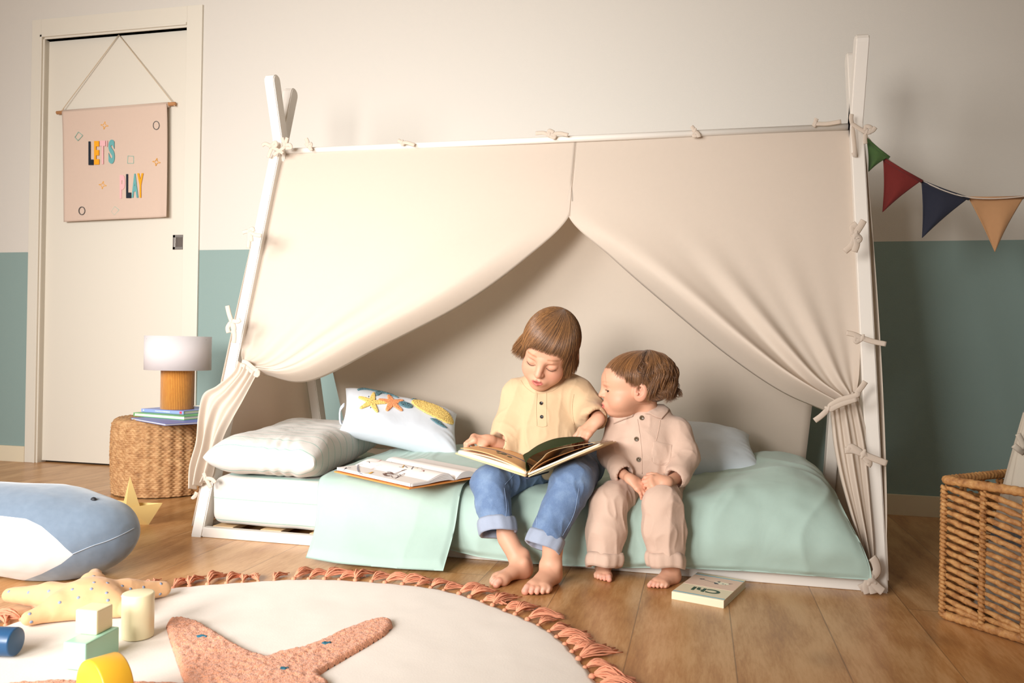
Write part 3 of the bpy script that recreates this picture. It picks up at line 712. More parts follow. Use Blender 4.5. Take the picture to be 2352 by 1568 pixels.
# ------------------------------------------------------------------ applique helper: polygon patch laid on a parametric surface
def in_poly(x, y, poly):
    poly = np.asarray(poly); c = np.zeros(np.shape(x), bool); n = len(poly)
    for i in range(n):
        x1, y1 = poly[i]; x2, y2 = poly[(i + 1) % n]
        cr = ((y1 > y) != (y2 > y)) & (x < (x2 - x1) * (y - y1) / (y2 - y1 + 1e-15) + x1); c ^= cr
    return c
def poly_dist(x, y, poly):
    poly = np.asarray(poly); d = np.full(np.shape(x), 1e9); n = len(poly)
    for i in range(n):
        a = poly[i]; b_ = poly[(i + 1) % n]; ba = b_ - a; t = np.clip(((x - a[0]) * ba[0] + (y - a[1]) * ba[1]) / (ba @ ba + 1e-15), 0, 1)
        d = np.minimum(d, np.hypot(x - a[0] - t * ba[0], y - a[1] - t * ba[1]))
    return d
def patch(poly, surf, h, step, tuft=0.0, seed=0, rim=None, tscale=300):
    """solid low relief patch: surf(x,y)->(P,N); snapped to outline"""
    poly = np.asarray(poly, float); lo = poly.min(0) - step; hi = poly.max(0) + step
    X, Y = np.meshgrid(np.arange(lo[0], hi[0], step), np.arange(lo[1], hi[1], step), indexing='ij')
    ins = in_poly(X, Y, poly); d = poly_dist(X, Y, poly); keep = ins | (d < step * 0.75)
    # snap outside kept verts to nearest outline point
    P2 = np.stack([X, Y], -1)
    o_ = keep & ~ins
    best = np.full(X.shape, 1e9); near = P2.copy(); n = len(poly)
    for i in range(n):
        a = poly[i]; b_ = poly[(i + 1) % n]; ba = b_ - a; t = np.clip(((X - a[0]) * ba[0] + (Y - a[1]) * ba[1]) / (ba @ ba + 1e-15), 0, 1)
        q = np.stack([a[0] + t * ba[0], a[1] + t * ba[1]], -1); dd = np.hypot(X - q[..., 0], Y - q[..., 1]); m = dd < best; best[m] = dd[m]; near[m] = q[m]
    P2[o_] = near[o_]
    cell = keep[:-1, :-1] & keep[1:, :-1] & keep[1:, 1:] & keep[:-1, 1:] & (ins[:-1, :-1] | ins[1:, :-1] | ins[1:, 1:] | ins[:-1, 1:])
    idx = np.arange(X.size).reshape(X.shape)
    F = np.stack([idx[:-1, :-1], idx[1:, :-1], idx[1:, 1:], idx[:-1, 1:]], -1)[cell]
    used = np.unique(F); re = np.full(X.size, -1); re[used] = np.arange(len(used)); F = re[F]
    p = P2.reshape(-1, 2)[used]; dist = np.where(ins.ravel()[used], d.ravel()[used], 0)
    P, N = surf(p[:, 0], p[:, 1]); rim = rim or max(h, step) * 1.2
    hh = h * np.sqrt(np.clip(1 - (1 - np.clip(dist / rim, 0, 1)) ** 2, 0, 1))
    if tuft: hh = hh + tuft * (rng.rand(len(p)) - 0.3) * (dist > step * 0.4) + tuft * 1.5 * vnoise(np.stack([p[:, 0], p[:, 1], 0 * p[:, 0]], -1), tscale, seed) * np.clip(dist / rim, 0, 1)
    return P + N * hh[:, None], F
def star_poly(cx, cy, R, r, rot=0, n=5, lens=None, bend=0.0, round_=6, wid=0.28):
    """starfish outline with fat rounded arms"""
    out = []
    for k in range(n):
        a = rot + 2 * PI * k / n; L = R * (lens[k] if lens else 1)
        d = np.array([math.cos(a), math.sin(a)]); q = np.array([-d[1], d[0]])
        w0, w1 = r * 0.62, r * wid
        am = a + PI / n; 
        for t in (0.35, 0.7, 0.9): out.append(d * L * t - q * (w0 + (w1 - w0) * t) + q * bend * L * t * t)
        for s_ in range(round_ + 1):
            b_ = -PI / 2 + PI * s_ / round_; out.append(d * (L - w1 + w1 * math.cos(b_)) + q * w1 * math.sin(b_) + q * bend * L)
        for t in (0.9, 0.7, 0.35): out.append(d * L * t + q * (w0 + (w1 - w0) * t) + q * bend * L * t * t)
        out.append(np.array([math.cos(am), math.sin(am)]) * r * 0.78)
    return [(cx + p[0], cy + p[1]) for p in out]

# ------------------------------------------------------------------ sea cushion
M_PALE = mat_cloth('pale_blue_white_cotton', '#d3d9e0', 900, 8, 0.35, 0.02)
M_TEALW = mat_plain('teal_tufted_wool', '#5d8089', 0.95, 0.6, 900); M_YELW = mat_plain('yellow_tufted_wool', '#ecca76', 0.95, 0.6, 900); M_ORW = mat_plain('orange_tufted_wool', '#ee9d6a', 0.95, 0.6, 900)
M_INK = mat_plain('dark_thread', '#23262b', 0.9)
CUX, CUY, CUZ = 0.208, 0.112, 0.054
SS = pillow_fn(CUX, CUY, CUZ, 4.0, 0.45, 0.06, 3, 0.003)
v, f, uv = pillow_mesh(SS, 100)
cu = link('cushion', np_mesh(v, f), M_PALE); tag(cu, 'white cushion with tufted starfish and turtle, leaning on the striped pillow', 'cushion')
_c0, _c1 = at(778, 940, y=.35), at(1058, 1004, y=.56); cu.matrix_world = frame_mat((_c0 + _c1) / 2 + np.array([0, 0, .004]), _c1 - _c0, (-0.10, 0.155, 0.150))
def cs(x, y):
    u, w = np.clip(x, -.99, .99), np.clip(y, -.99, .99); e = 1e-3; P = SS(u, w, 1); a = SS(u + e, w, 1) - P; b_ = SS(u, w + e, 1) - P; N = np.cross(a, b_); N /= np.linalg.norm(N, axis=1)[:, None]; return P, N
def cpatch(name, poly, m, h=0.004, step=0.008, parent=None, tuft=0.0012):
    P, F = patch(np.array(poly), cs, h, step, tuft); return link(name, np_mesh(P, F), m, parent or cu)
def uvs(poly): return [(x / CUX, (y - .016) / CUY) for x, y in poly]     # metres -> uv
st = cpatch('starfish_patch', uvs(star_poly(-0.122, 0.028, 0.056, 0.022, 1.45, lens=[1, .95, 1, .95, 1], wid=0.22)), M_YELW); st['label'] = 'yellow tufted starfish'
for k in range(12): 
    a = rng.rand() * 6.28; r_ = rng.rand() * 0.035
    cpatch('stitch_dot', uvs(star_poly(-0.122 + r_ * math.cos(a), 0.028 + r_ * math.sin(a), 0.0016, 0.0014, 0, 5, round_=2)), M_INK, 0.0088, 0.004, st, 0)
st = cpatch('starfish_patch', uvs(star_poly(-0.050, 0.046, 0.050, 0.022, 0.62, lens=[1, .9, 1, 1, 1], wid=0.24)), M_ORW); st['label'] = 'orange tufted starfish'
tp = [(-.175, .098), (-.155, .112), (-.130, .120), (-.085, .121), (-.075, .113), (-.055, .104), (-.030, .088), (-.026, .082), (-.045, .088), (-.072, .096), (-.085, .094), (-.098, .070), (-.108, .066), (-.112, .078), (-.108, .100), (-.125, .106), (-.150, .100), (-.172, .088)]
t_ = cpatch('tail_fin_patch', uvs(tp), M_TEALW, step=0.010); t_['label'] = 'teal tufted whale tail'
sh = [(.045 + .098 * t * 0.0, 0) for t in ()]
def blob(cx, cy, a, b_, rot, n=24): return [(cx + a * math.cos(t) * math.cos(rot) - b_ * math.sin(t) * math.sin(rot), cy + a * math.cos(t) * math.sin(rot) + b_ * math.sin(t) * math.cos(rot)) for t in np.linspace(0, 2 * PI, n, endpoint=False)]
tu = cpatch('turtle_shell_patch', uvs(blob(0.105, 0.058, 0.088, 0.034, -0.30)), M_YELW, 0.006); tu['label'] = 'yellow tufted turtle shell'
hd = cpatch('turtle_head_patch', uvs(blob(-0.0, 0.052, 0.026, 0.014, -0.05)), M_TEALW, 0.005); hd['label'] = 'teal tufted turtle head'
cpatch('turtle_fin_patch', uvs([(.090, .012), (.110, .016), (.130, .010), (.150, -.004), (.160, -.010), (.140, -.013), (.118, -.008), (.100, .002)]), M_TEALW, step=.01)
cpatch('turtle_fin_patch', uvs([(.020, .100), (.035, .112), (.045, .104), (.036, .092)]), M_TEALW, step=.01)
for x, y in ((0.006, .058), (-.006, .054), (-.010, .046), (.012, .055)): cpatch('stitch_dot', uvs(blob(x, y, 0.0018, 0.0018, 0, 8)), M_INK, 0.0092, 0.004, hd, 0)
b = MB()
for dx in (0, 0.006, 0.012): b.tube(spline([(-0.205, 0.02 + dx, 0.0), (-0.214, 0.0 + dx, -0.012), (-0.206, -0.02 - dx, -0.03), (-0.19, -0.035, -0.045)], 10), 0.0028, 6, flat=0.4)
b.build('tie', M_PALE, cu)

# pale cushion behind the toddler
S2 = pillow_fn(0.20, 0.17, 0.060, 3.2, 0.5, 0.10, 8, 0.004); v, f, uv = pillow_mesh(S2, 90)
M_PALE2 = mat_cloth('pale_blue_linen', '#cfdbe2', 900, 9, 0.4, 0.03)
o = link('cushion', np_mesh(v, f), M_PALE2); tag(o, 'plain pale blue cushion lying on the mint duvet behind the toddler', 'cushion')
o.matrix_world = frame_mat((1.520, 0.440, 0.283), (0.175, 0.03, -0.016), (-0.06, 0.12, 0.05))

# ================================================================== BOOKS (shared builders)
M_PAPER = mat_plain('white_book_paper', '#efe9e4', 0.6); M_PAPERC = mat_plain('cream_book_paper', '#e9dcc0', 0.7)
def page_edges(name, c):
    t = NT(name); v = t.coord(scale=(1, 1, 2500)); n = t.noise(v, 1.0, 1); cc = lin(c)
    t.col(t.mix(n, tuple(x * 0.8 for x in cc[:3]) + (1,), cc)); t.set(rough=0.8); return t.m
M_EDGE = page_edges('book_page_edges', '#efe6d2')
# open picture book on the duvet. local x: along the spine (away), y: right page positive
ob = thing('open_book', 'open picture book with children\'s drawings lying on the mint duvet', 'book', (0.865, -0.040, 0.224))
ob.rotation_euler = (math.radians(0), math.radians(-1.5), math.atan2(0.459, -0.887))
LN, WD = 0.315, 0.168
def prof(d, th, arch):  # page surface height at distance d from the gutter
    t = np.clip(d / WD, 0, 1); return th * (0.12 + 0.88 * sstep(t, 0, 0.16)) + arch * np.sin(np.clip(t / 0.62, 0, 1) * PI) ** 1.0 * np.exp(-t * 1.2)
# sign: spine direction a=(-.887,.459); local y (left of a) = (-.459,-.887) -> towards the camera = the drawing page
Tn, An = 0.011, 0.020; Tf, Af = 0.006, 0.022
b = MB(); 
for s_, t_ in ((1, Tn), (-1, Tf)): b.box((LN / 2, s_ * (WD / 2 + 0.004), 0.0016), (LN / 2 + 0.004, WD / 2 + 0.003, 0.0016), bev=0.0008)
b.box((LN / 2, 0, 0.0012), (LN / 2 + 0.004, 0.006, 0.0012))
c_ = b.build('cover', mat_plain('orange_board_cover', '#dd8f45', 0.5), ob)
for s_, th, ar in ((1, Tn, An), (-1, Tf, Af)):
    n1, n2 = 30, 40; G = np.zeros((n1, n2, 3)); B_ = np.zeros((n1, n2, 3))
    for i in range(n1):
        for j in range(n2):
            x = LN * i / (n1 - 1); d_ = WD * (j / (n2 - 1)) ** 1.3; k = 1.0
            z = 0.0034 + prof(d_, th, ar * k)
            G[i, j] = (x, s_ * d_, z); B_[i, j] = (x, s_ * d_, 0.0034 + 0.25 * prof(d_, th, ar * 0.5))
    idx = np.arange(n1 * n2).reshape(n1, n2); F = np.stack([idx[:-1, :-1], idx[1:, :-1], idx[1:, 1:], idx[:-1, 1:]], -1).reshape(-1, 4)
    rim = np.array(list(idx[:, 0]) + list(idx[-1, 1:]) + list(idx[-2::-1, -1]) + list(idx[0, -2:0:-1])); r2 = np.roll(rim, -1); oo = n1 * n2
    Vp = np.concatenate([G.reshape(-1, 3), B_.reshape(-1, 3)]); Fp = np.concatenate([F, F[:, ::-1] + oo, np.stack([rim, rim + oo, r2 + oo, r2], -1)])
    pg = link('page', np_mesh(Vp, Fp, smooth=False), M_PAPER, ob)
    if s_ == 1: pg_draw = pg
# tail-end shadow slits between the fanned pages are real thin sheets
for k in range(4):
    G = np.zeros((2, 24, 3))
    for i in range(2):
        for j in range(24):
            d_ = WD * 0.98 * (j / 23) ** 1.2; G[i, j] = (LN * 0.5 * i - 0.0015, d_, 0.0036 + prof(d_, Tn, An) * (0.25 + 0.18 * k))
    V, F = grid_mesh(G, 0.0004); link('page', np_mesh(V, F), M_PAPER, ob)
def dsurf(x, y): 
    z = 0.0034 + prof(y, Tn, An); e = 1e-3; dz = (prof(y + e, Tn, An) - prof(y, Tn, An)) / e; N = np.stack([0 * x, -dz, 1 + 0 * x], -1); N /= np.linalg.norm(N, axis=1)[:, None]
    return np.stack([x, y, z], -1), N
INK = {k: mat_plain('crayon_' + k, c, 0.8) for k, c in dict(brown='#7a5a50', grey='#8b8894', orange='#e6b04a', pink='#d9938a', yellow='#e3d28c', dark='#3d3640').items()}
from mathutils.bvhtree import BVHTree
_pgb = BVHTree.FromPolygons([tuple(v_.co) for v_ in pg_draw.data.vertices], [tuple(p_.vertices) for p_ in pg_draw.data.polygons])
_obi = (Matrix.Translation(ob.location) @ ob.rotation_euler.to_matrix().to_4x4()).inverted()
def stroke(pts, w, m, n=14):
    P = spline(np.array(pts), n); N = np.tile(np.array([0, 0, 1.0]), (n, 1)); T = np.gradient(P, axis=0); T /= np.linalg.norm(T, axis=1)[:, None] + 1e-9; B2 = np.cross(N, T)
    w = np.broadcast_to(w, (n,))[:, None]; L = P + B2 * w + N * 0.0014; R = P - B2 * w + N * 0.0014; V = np.concatenate([L, R]); F = np.array([[i, i + 1, n + i + 1, n + i] for i in range(n - 1)])
    return link('drawing', np_mesh(V, F, smooth=False), m, pg_draw)
def PX(u, v): # photo pixel on the drawing page -> local page coords
    o_ = _obi @ Vector((CX, CY, CZ)); q_ = _obi @ Vector(at(u, v, z=.24)); h_ = _pgb.ray_cast(o_, (q_ - o_).normalized())[0]
    return tuple(h_) if h_ is not None else tuple(q_)
def Z6(x, y): return PX(700 + x / 4.9, 840 + y / 4.9)
for pts, w, m in (
    ([(600, 1115), (598, 1160), (620, 1205), (665, 1228)], [.0012, .002, .0032, .0034, .003] , 'grey'), ([(600, 1120), (630, 1108), (652, 1112)], .0008, 'grey'),
    ([(435, 1185), (450, 1165), (470, 1148)], .0016, 'dark'), ([(490, 1150), (500, 1142)], .0006, 'dark'), ([(506, 1154), (516, 1146)], .0006, 'dark'),
    ([(690, 1085), (720, 1078), (780, 1085), (830, 1078), (865, 1060)], .0009, 'pink'), ([(700, 1078), (722, 1082), (728, 1095)], .0009, 'dark'),
    ([(700, 1232), (735, 1212), (765, 1196)], .0028, 'orange'), ([(665, 1215), (700, 1208), (750, 1200)], .0016, 'yellow'), ([(750, 1168), (775, 1155), (795, 1160)], .0009, 'pink'), ([(800, 1130), (840, 1118), (870, 1120)], .0006, 'pink'),
    ([(890, 1215), (915, 1238), (960, 1240)], .0044, 'brown'), ([(900, 1212), (950, 1216), (1000, 1222)], .0050, 'brown'), ([(925, 1198), (960, 1200), (985, 1212)], .0036, 'brown'), ([(990, 1222), (1070, 1195), (1145, 1168)], .0014, 'brown'), ([(1085, 1180), (1130, 1172)], .0022, 'brown'),
    ([(970, 1235), (990, 1262), (1020, 1262)], .0009, 'brown'), ([(1010, 1225), (1045, 1235), (1050, 1250), (1020, 1265)], .0008, 'dark'), ([(1020, 1215), (1065, 1222), (1075, 1240)], .0008, 'dark'), ([(990, 1290), (1060, 1250), (1125, 1212)], .0012, 'brown'),
    ([(1060, 1140), (1090, 1145), (1120, 1130), (1155, 1150)], .0012, 'dark'), ([(1100, 1150), (1115, 1125), (1110, 1118)], .0012, 'orange'), ([(1200, 1168), (1215, 1145), (1225, 1135)], .0010, 'dark'), ([(1235, 1128), (1280, 1132)], .0020, 'dark'), ([(1240, 1120), (1290, 1110), (1345, 1100)], .0010, 'pink'), ([(1230, 1160), (1260, 1150), (1320, 1138)], .0012, 'yellow'), ([(1290, 1192), (1320, 1188), (1345, 1175)], .0009, 'pink'), ([(1310, 1170), (1340, 1180), (1335, 1195)], .0009, 'brown')):
    w_ = w if not isinstance(w, list) else np.interp(np.linspace(0, 1, 14), np.linspace(0, 1, len(w)), w)
    stroke([Z6(*p) for p in pts], w_, INK[m])
# sketchy panel outline near the gutter
for pts in ([(985, 1048), (975, 1075), (978, 1088)], [(985, 1048), (1080, 1058), (1180, 1078), (1330, 1102)], [(978, 1086), (1100, 1092), (1210, 1102)]):
    stroke([Z6(*p) for p in pts], .0005, INK['grey'])

# paperback on the floor
def lbox(b, c, h, mi=0, bev=0.0008): b.box(c, h, mi=mi, bev=bev)
pa, pb, pc = at(1540, 1372, z=0.004), at(1660, 1394, z=0.004), at(1716, 1344, z=0.004)
ax = Vector(pb - pa); ay = Vector(pc - pb); W_, H_ = ax.length, ay.length * 0.96
bk = thing('paperback_book', 'small cream and pink paperback with a kitten drawing, on the floor by the bed', 'book', tuple((pa + pc) / 2 * np.array([1, 1, 0])), math.atan2(ax.y, ax.x))
T_ = 0.018
b = MB(); lbox(b, (0, 0.002, T_ / 2), (W_ / 2 - .002, H_ / 2 - .001, T_ / 2 - .0012)); b.build('page_block', M_EDGE, bk)
b = MB(); lbox(b, (0, 0, T_), (W_ / 2, H_ / 2, .0006)); lbox(b, (0, 0, .0006), (W_ / 2, H_ / 2, .0006)); lbox(b, (0, -H_ / 2, T_ / 2), (W_ / 2, .0012, T_ / 2), bev=.001)
cv = b.build('cover', mat_plain('cream_card_cover', '#ecdfc0', 0.45), bk)
def flat(parent, name, x0, x1, y0, y1, z, m): b = MB(); b.box(((x0 + x1) / 2, (y0 + y1) / 2, z), ((x1 - x0) / 2, (y1 - y0) / 2, .0002)); return b.build(name, m, parent)
zt_ = T_ + .0007
flat(cv, 'pink_panel', -W_ / 2 + .001, W_ / 2 - .001, -H_ * .08, H_ * .40, zt_, mat_plain('pale_pink_print', '#e7c6b2', 0.5))
M_BLUEP = mat_plain('blue_print', '#7fb4c4', 0.5)
flat(cv, 'blue_line', -W_ / 2 + .001, W_ / 2 - .001, H_ * .385, H_ * .415, zt_ + .0002, M_BLUEP); flat(cv, 'blue_line', -W_ / 2 + .001, W_ / 2 - .001, -H_ * .47, -H_ * .445, zt_ + .0002, M_BLUEP)
def text(name, s, m, parent, loc, size, rot=(0, 0, 0), extr=0.0003, sx=1.0, spacing=1.0, align='CENTER', shear=0, offset=0.0):
    c = bpy.data.curves.new(name, 'FONT'); c.body = s; c.size = size; c.extrude = extr; c.align_x = align; c.align_y = 'CENTER'; c.space_character = spacing; c.shear = shear; c.offset = offset
    o = bpy.data.objects.new(name, c); COL.objects.link(o); dg = bpy.context.evaluated_depsgraph_get(); me = bpy.data.meshes.new_from_object(o.evaluated_get(dg)); me.name = name
    bpy.data.objects.remove(o); me.materials.clear(); o = link(name, me, m, parent); o.location = loc; o.rotation_euler = rot; o.scale = (sx, 1, 1); return o
text('title_lettering', 'Chi', mat_plain('dark_green_print', '#2c4a38', 0.5), cv, (0.004, -H_ * .23, zt_ + .0003), .040, (0, 0, PI), sx=1.25, offset=0.0012)
# kitten sketch: head with ears, eyes, tail
M_KIT = mat_plain('white_print', '#f1ead2', 0.5); M_KD = mat_plain('grey_print', '#4f4d58', 0.5)
def fpoly(parent, name, pts, z, m): b = MB(); n = len(pts); b.add([(x, y, z) for x, y in pts], [list(range(n))]); return b.build(name, m, parent)
fpoly(cv, 'kitten_drawing', blob(.020, .032, .019, .011, 0.1) , zt_ + .0004, M_KIT)
fpoly(cv, 'kitten_drawing', [(.000, .032), (.006, .018), (.016, .022), (.010, .030)], zt_ + .0005, M_KD); fpoly(cv, 'kitten_drawing', [(.036, .036), (.046, .046), (.036, .042)], zt_ + .0005, M_KD)
for x, y, r_ in ((.012, .036, .0022), (.024, .030, .0022), (.031, .026, .0014), (.010, .044, .0030), (-.035, .042, .0035), (-.030, .046, .002)): fpoly(cv, 'kitten_drawing', blob(x, y, r_ * 1.4, r_, .3, 10), zt_ + .0006, M_KD)
fpoly(cv, 'kitten_drawing', [(-.032, .043), (-.016, .036), (.000, .030), (.000, .0285), (-.016, .0345), (-.032, .041)], zt_ + .0006, M_KD)

# ================================================================== WALL HANGING
BY = 1.094
wh = thing('wall_hanging', 'blush cloth banner on a wooden rod hanging on the door, reading LET\'S PLAY', 'wall hanging', (-1.18, BY, 1.69))
M_ROD = mat_plain('beech_rod', '#c98f5e', 0.5)
def pl(b, name, m, parent): o = b.build(name, m, parent); o.data.transform(Matrix.Translation(-Vector(wh.location))); return o
b = MB(); A_, B_ = at(131, 259, y=BY), at(403, 238, y=BY); b.tube([A_, B_], 0.0085, 14); pl(b, 'rod', M_ROD, wh)
b = MB(); pk = at(273, 80, y=BY + 0.008); a1, b1 = at(147, 250, y=BY - .002), at(394, 236, y=BY - .002); b.tube(spline([a1, a1 + (.003, 0, .01), pk], 12), .0018, 6); b.tube(spline([b1, b1 + (-.003, 0, .01), pk], 12), .0018, 6); pl(b, 'cord', mat_plain('jute_cord', '#cdb89b', 0.9), wh)
M_BAN = mat_cloth('blush_canvas', '#d3bba9', 800, 4, 0.12, 0.02)
c00, c10, c01, c11 = at(148, 258, y=BY), at(388, 240, y=BY), at(149, 510, y=BY), at(388, 499, y=BY)
n1 = 50; G = np.zeros((n1, n1, 3))
for i in range(n1):
    for j in range(n1):
        u, v_ = i / (n1 - 1), j / (n1 - 1); p = (c00 * (1 - u) + c10 * u) * (1 - v_) + (c01 * (1 - u) + c11 * u) * v_
        p[1] += -0.010 + 0.0035 * math.sin(u * 6 + v_ * 2) * v_ - 0.012 * max(0, u - .93) / .07 * v_ ** 2 - 0.006 * (1 - v_) ** 8; G[i, j] = p
V, F = grid_mesh(G, 0.002); b = MB(); b.add(V, F.tolist(), 0, True)
b.tube([c00 + (0, 0, -.001), c10 + (0, 0, -.001)], 0.0125, 14); banc = pl(b, 'banner_cloth', M_BAN, wh)
def bxy(u, v_): p = at(u, v_, y=BY - 0.013); return p
LC = dict(k=mat_plain('black_chenille', '#1c2530', 0.95, 0.4, 600), o=mat_plain('amber_chenille', '#f0a51e', 0.95, 0.4, 600), p=mat_plain('pink_chenille', '#e9b4b4', 0.95, 0.4, 600), t=mat_plain('teal_chenille', '#69a9a8', 0.95, 0.4, 600))
def letter(ch, x0, x1, y0, y1, c):
    p00, p10, p01 = bxy(x0, y1), bxy(x1, y1), bxy(x0, y0); ex, ey = p10 - p00, p01 - p00
    o = text('letter', ch, c, wh, (0, 0, 0), 1.0, extr=.02, offset=.045); V_ = np.array([tuple(q.co) for q in o.data.vertices]); lo, hi = V_.min(0), V_.max(0)
    for q, w_ in zip(o.data.vertices, V_):
        t_ = (w_ - lo) / (hi - lo); q.co = Vector(p00 + ex * t_[0] + ey * t_[1] + np.array([0, -.0008 - .0022 * t_[2], 0]) - np.array(wh.location))
    return o
for ch, x0, x1, y0, y1, c in (('L', 204, 215, 325, 379, 'k'), ('E', 217, 228.5, 324, 378, 'o'), ('T', 230, 243, 323, 377, 'p'), ("'", 244.5, 247.5, 323, 337, 'p'), ('S', 250, 264, 321, 376, 't'),
                              ('P', 276, 288, 402, 456, 'p'), ('L', 290.5, 302, 400, 455, 'k'), ('A', 303, 318, 399, 454, 't'), ('Y', 316, 330, 398, 454, 'o')): letter(ch, x0, x1, y0, y1, LC[c])
def outline(pts, c, w=0.0016, close=True):
    if close: pts = pts + [pts[0]]
    b = MB()
    P = [bxy(*p) for p in pts]
    for a, c_ in zip(P[:-1], P[1:]): b.tube([a, c_], w, 6)
    return pl(b, 'embroidery', c, wh)
M_GR = mat_plain('grey_thread', '#5b5855', 0.9); M_TT = mat_plain('sage_thread', '#9cc0b0', 0.9); M_OT = mat_plain('amber_thread', '#eeb04a', 0.9)
for cx_, cy_, rx, ry in ((359, 288, 7, 9.5), (188, 484, 7, 9)): outline([(cx_ + rx * math.cos(t), cy_ + ry * math.sin(t)) for t in np.linspace(0, 2 * PI, 16, endpoint=False)], M_GR, .002)
for cx_, cy_, r_ in ((181, 313, 10), (265, 484, 10)): outline([(cx_ - r_ + 1, cy_ + 2), (cx_ - 1, cy_ - r_), (cx_ + r_ - 1, cy_ - 2), (cx_ - 2, cy_ + r_)], M_TT)
outline([(294, 358), (307, 359), (307, 375), (293, 375)], M_TT)
for cx_, cy_ in ((240, 288), (359, 372), (236, 425)):
    outline([(cx_ + (9 if k % 2 == 0 else 3) * math.cos(k * PI / 4 + .15), cy_ + (9 if k % 2 == 0 else 3) * math.sin(k * PI / 4 + .15)) for k in range(8)], M_OT, .0014)

# ================================================================== WOVEN POUF
PX_, PY_, PR, PH = -0.578, 0.640, 0.192, 0.292
def seagrass():
    t = NT('seagrass_weave'); v = t.coord(); n = t.noise(v, 45, 4, 0.6); n2 = t.noise(t.coord(scale=(1, 1, 6)), 30, 3)
    c = t.ramp(n, [(0.25, lin('#6f4526')), (0.48, lin('#a87a4e')), (0.75, lin('#cda575'))]); t.col(t.mix(0.3, c, t.ramp(n2, [(0.3, lin('#8a5b34')), (0.7, lin('#d9b587'))]))); t.set(rough=0.75, spec=0.3); return t.m
M_SEA = seagrass()
nt, nz, ntop = 960, 150, 46
th = np.linspace(0, 2 * PI, nt, endpoint=False)
rows = []; NC, NR = 60, 37
def weave(T, z): # horizontal twisted rows wrapped between vertical stakes
    row = z * NR / PH; k = np.floor(row); fr = row - k
    ph = T * NC + (k % 2) * PI
    return 0.0042 * np.abs(np.sin(fr * PI)) ** 0.7 * (0.55 + 0.45 * np.sin(ph + fr * 1.4)) + 0.0022 * np.cos(T * 30)
prof_s = [(PR * 0.985 + 0.006 * math.sin(PI * z / PH) , z) for z in np.linspace(0.0, PH - 0.016, nz)]
V = []
for r, z in prof_s:
    rr = r + weave(th, np.full(nt, z)) + 0.0025 * vnoise(np.stack([np.cos(th) * 3, np.sin(th) * 3, th * 0 + z * 12], -1), 2, 1)
    V.append(np.stack([rr * np.cos(th), rr * np.sin(th), np.full(nt, z)], -1))
for k in range(1, ntop):
    a = k / (ntop - 1)
    if a < .12: q = a / .12 * PI / 2; r = PR * 0.985 - .016 + .016 * math.cos(q); z = PH - .016 + .016 * math.sin(q)
    else: r = (PR - .019) * (1 - (a - .12) / .88) + .001; z = PH + .002
    zz = z + 0.003 * np.abs(np.sin(a * 40)) * (0.6 + 0.4 * np.sin(th * 40 + (int(a * 13) % 2) * PI))
    V.append(np.stack([r * np.cos(th), r * np.sin(th), zz], -1))
V = np.array(V); nr = len(V); idx = np.arange(nr * nt).reshape(nr, nt); F = np.stack([idx[:-1], np.roll(idx[:-1], -1, 1), np.roll(idx[1:], -1, 1), idx[1:]], -1).reshape(-1, 4)
o = link('pouf', np_mesh(V.reshape(-1, 3), F), M_SEA); o.location = (PX_, PY_, 0.004); tag(o, 'round woven seagrass pouf standing beside the bed, used as a bedside table', 'pouf')

# books on the pouf
def stack_book(name, label, c_near, c_left, c_right, z, T, cover, pages, spine_left=False, hard=0.0015, wlen=None):
    """near corner, left corner, right corner in photo pixels at height z (top of book)"""
    a, l, r = at(*c_near, z=z + T), at(*c_left, z=z + T), at(*c_right, z=z + T); ux = Vector(a - l); uy = Vector(r - a); L = ux.length; ux.normalize(); uy.normalize()
    ang = math.atan2(ux.y, ux.x); D = wlen
    o = thing(name, label, 'book', tuple(a * [1, 1, 0] + np.array([0, 0, z])), ang)
    b = MB(); b.box((-L / 2 - .001, D / 2, T / 2), (L / 2 - .003, D / 2 - .003, T / 2 - hard)); b.build('page_block', pages, o)
    b = MB(); b.box((-L / 2, D / 2, T - hard / 2), (L / 2, D / 2, hard / 2), bev=.0004); b.box((-L / 2, D / 2, hard / 2), (L / 2, D / 2, hard / 2), bev=.0004)
    return o, b, L, D
M_GRN = mat_plain('green_board_cover', '#6fb877', 0.45); M_BLU = mat_plain('periwinkle_cover', '#8ea0dd', 0.45); M_PUR = mat_plain('blue_violet_cover', '#6f7fc4', 0.45)
Z0 = 0.298
o, b, L, D = stack_book('picture_book', 'thin blue-edged book at the bottom of the stack on the woven pouf', (379, 973), (300, 959), (466, 964), Z0, .007, M_PUR, M_EDGE, wlen=.20); b.build('cover', [M_PUR], o)
o, b, L, D = stack_book('picture_book', 'green hardback in the middle of the stack on the woven pouf', (423, 956), (307, 947), (468, 950), Z0 + .0075, .014, M_GRN, M_EDGE, hard=.0022, wlen=.22); b.box((-L, D / 2, .007), (.001, D / 2, .007)); b.build('cover', [M_GRN], o)
o, b, L, D = stack_book('picture_book', 'periwinkle blue book on top of the stack, under the lamp', (422, 944), (325, 938), (470, 937), Z0 + .022, .0125, M_BLU, M_EDGE, hard=.0012, wlen=.20); b.box((-L / 2, 0, .00625), (L / 2, .0012, .00625), bev=.0005); cvr = b.build('cover', [M_BLU], o)
b = MB(); x_ = -L * .66
for w_, h_ in ((.006, .0016), (.009, .0012), (.005, .0015), (.011, .0012), (.004, .0017), (.012, .0020), (.010, .0024), (.008, .0020)): b.box((x_ + w_ / 2, -.0014, .0062 + rng.uniform(-.0004, .0004)), (w_ / 2, .0003, h_ / 2 + .0004)); x_ += w_ + .0016
b.build('spine_lettering', mat_plain('white_print_b', '#dfe3f4', 0.5), cvr)
b = MB(); b.box((-.014, -.0014, .0062), (.006, .0004, .0045)); b.build('publisher_mark', mat_plain('red_print', '#d0435a', 0.5), cvr)
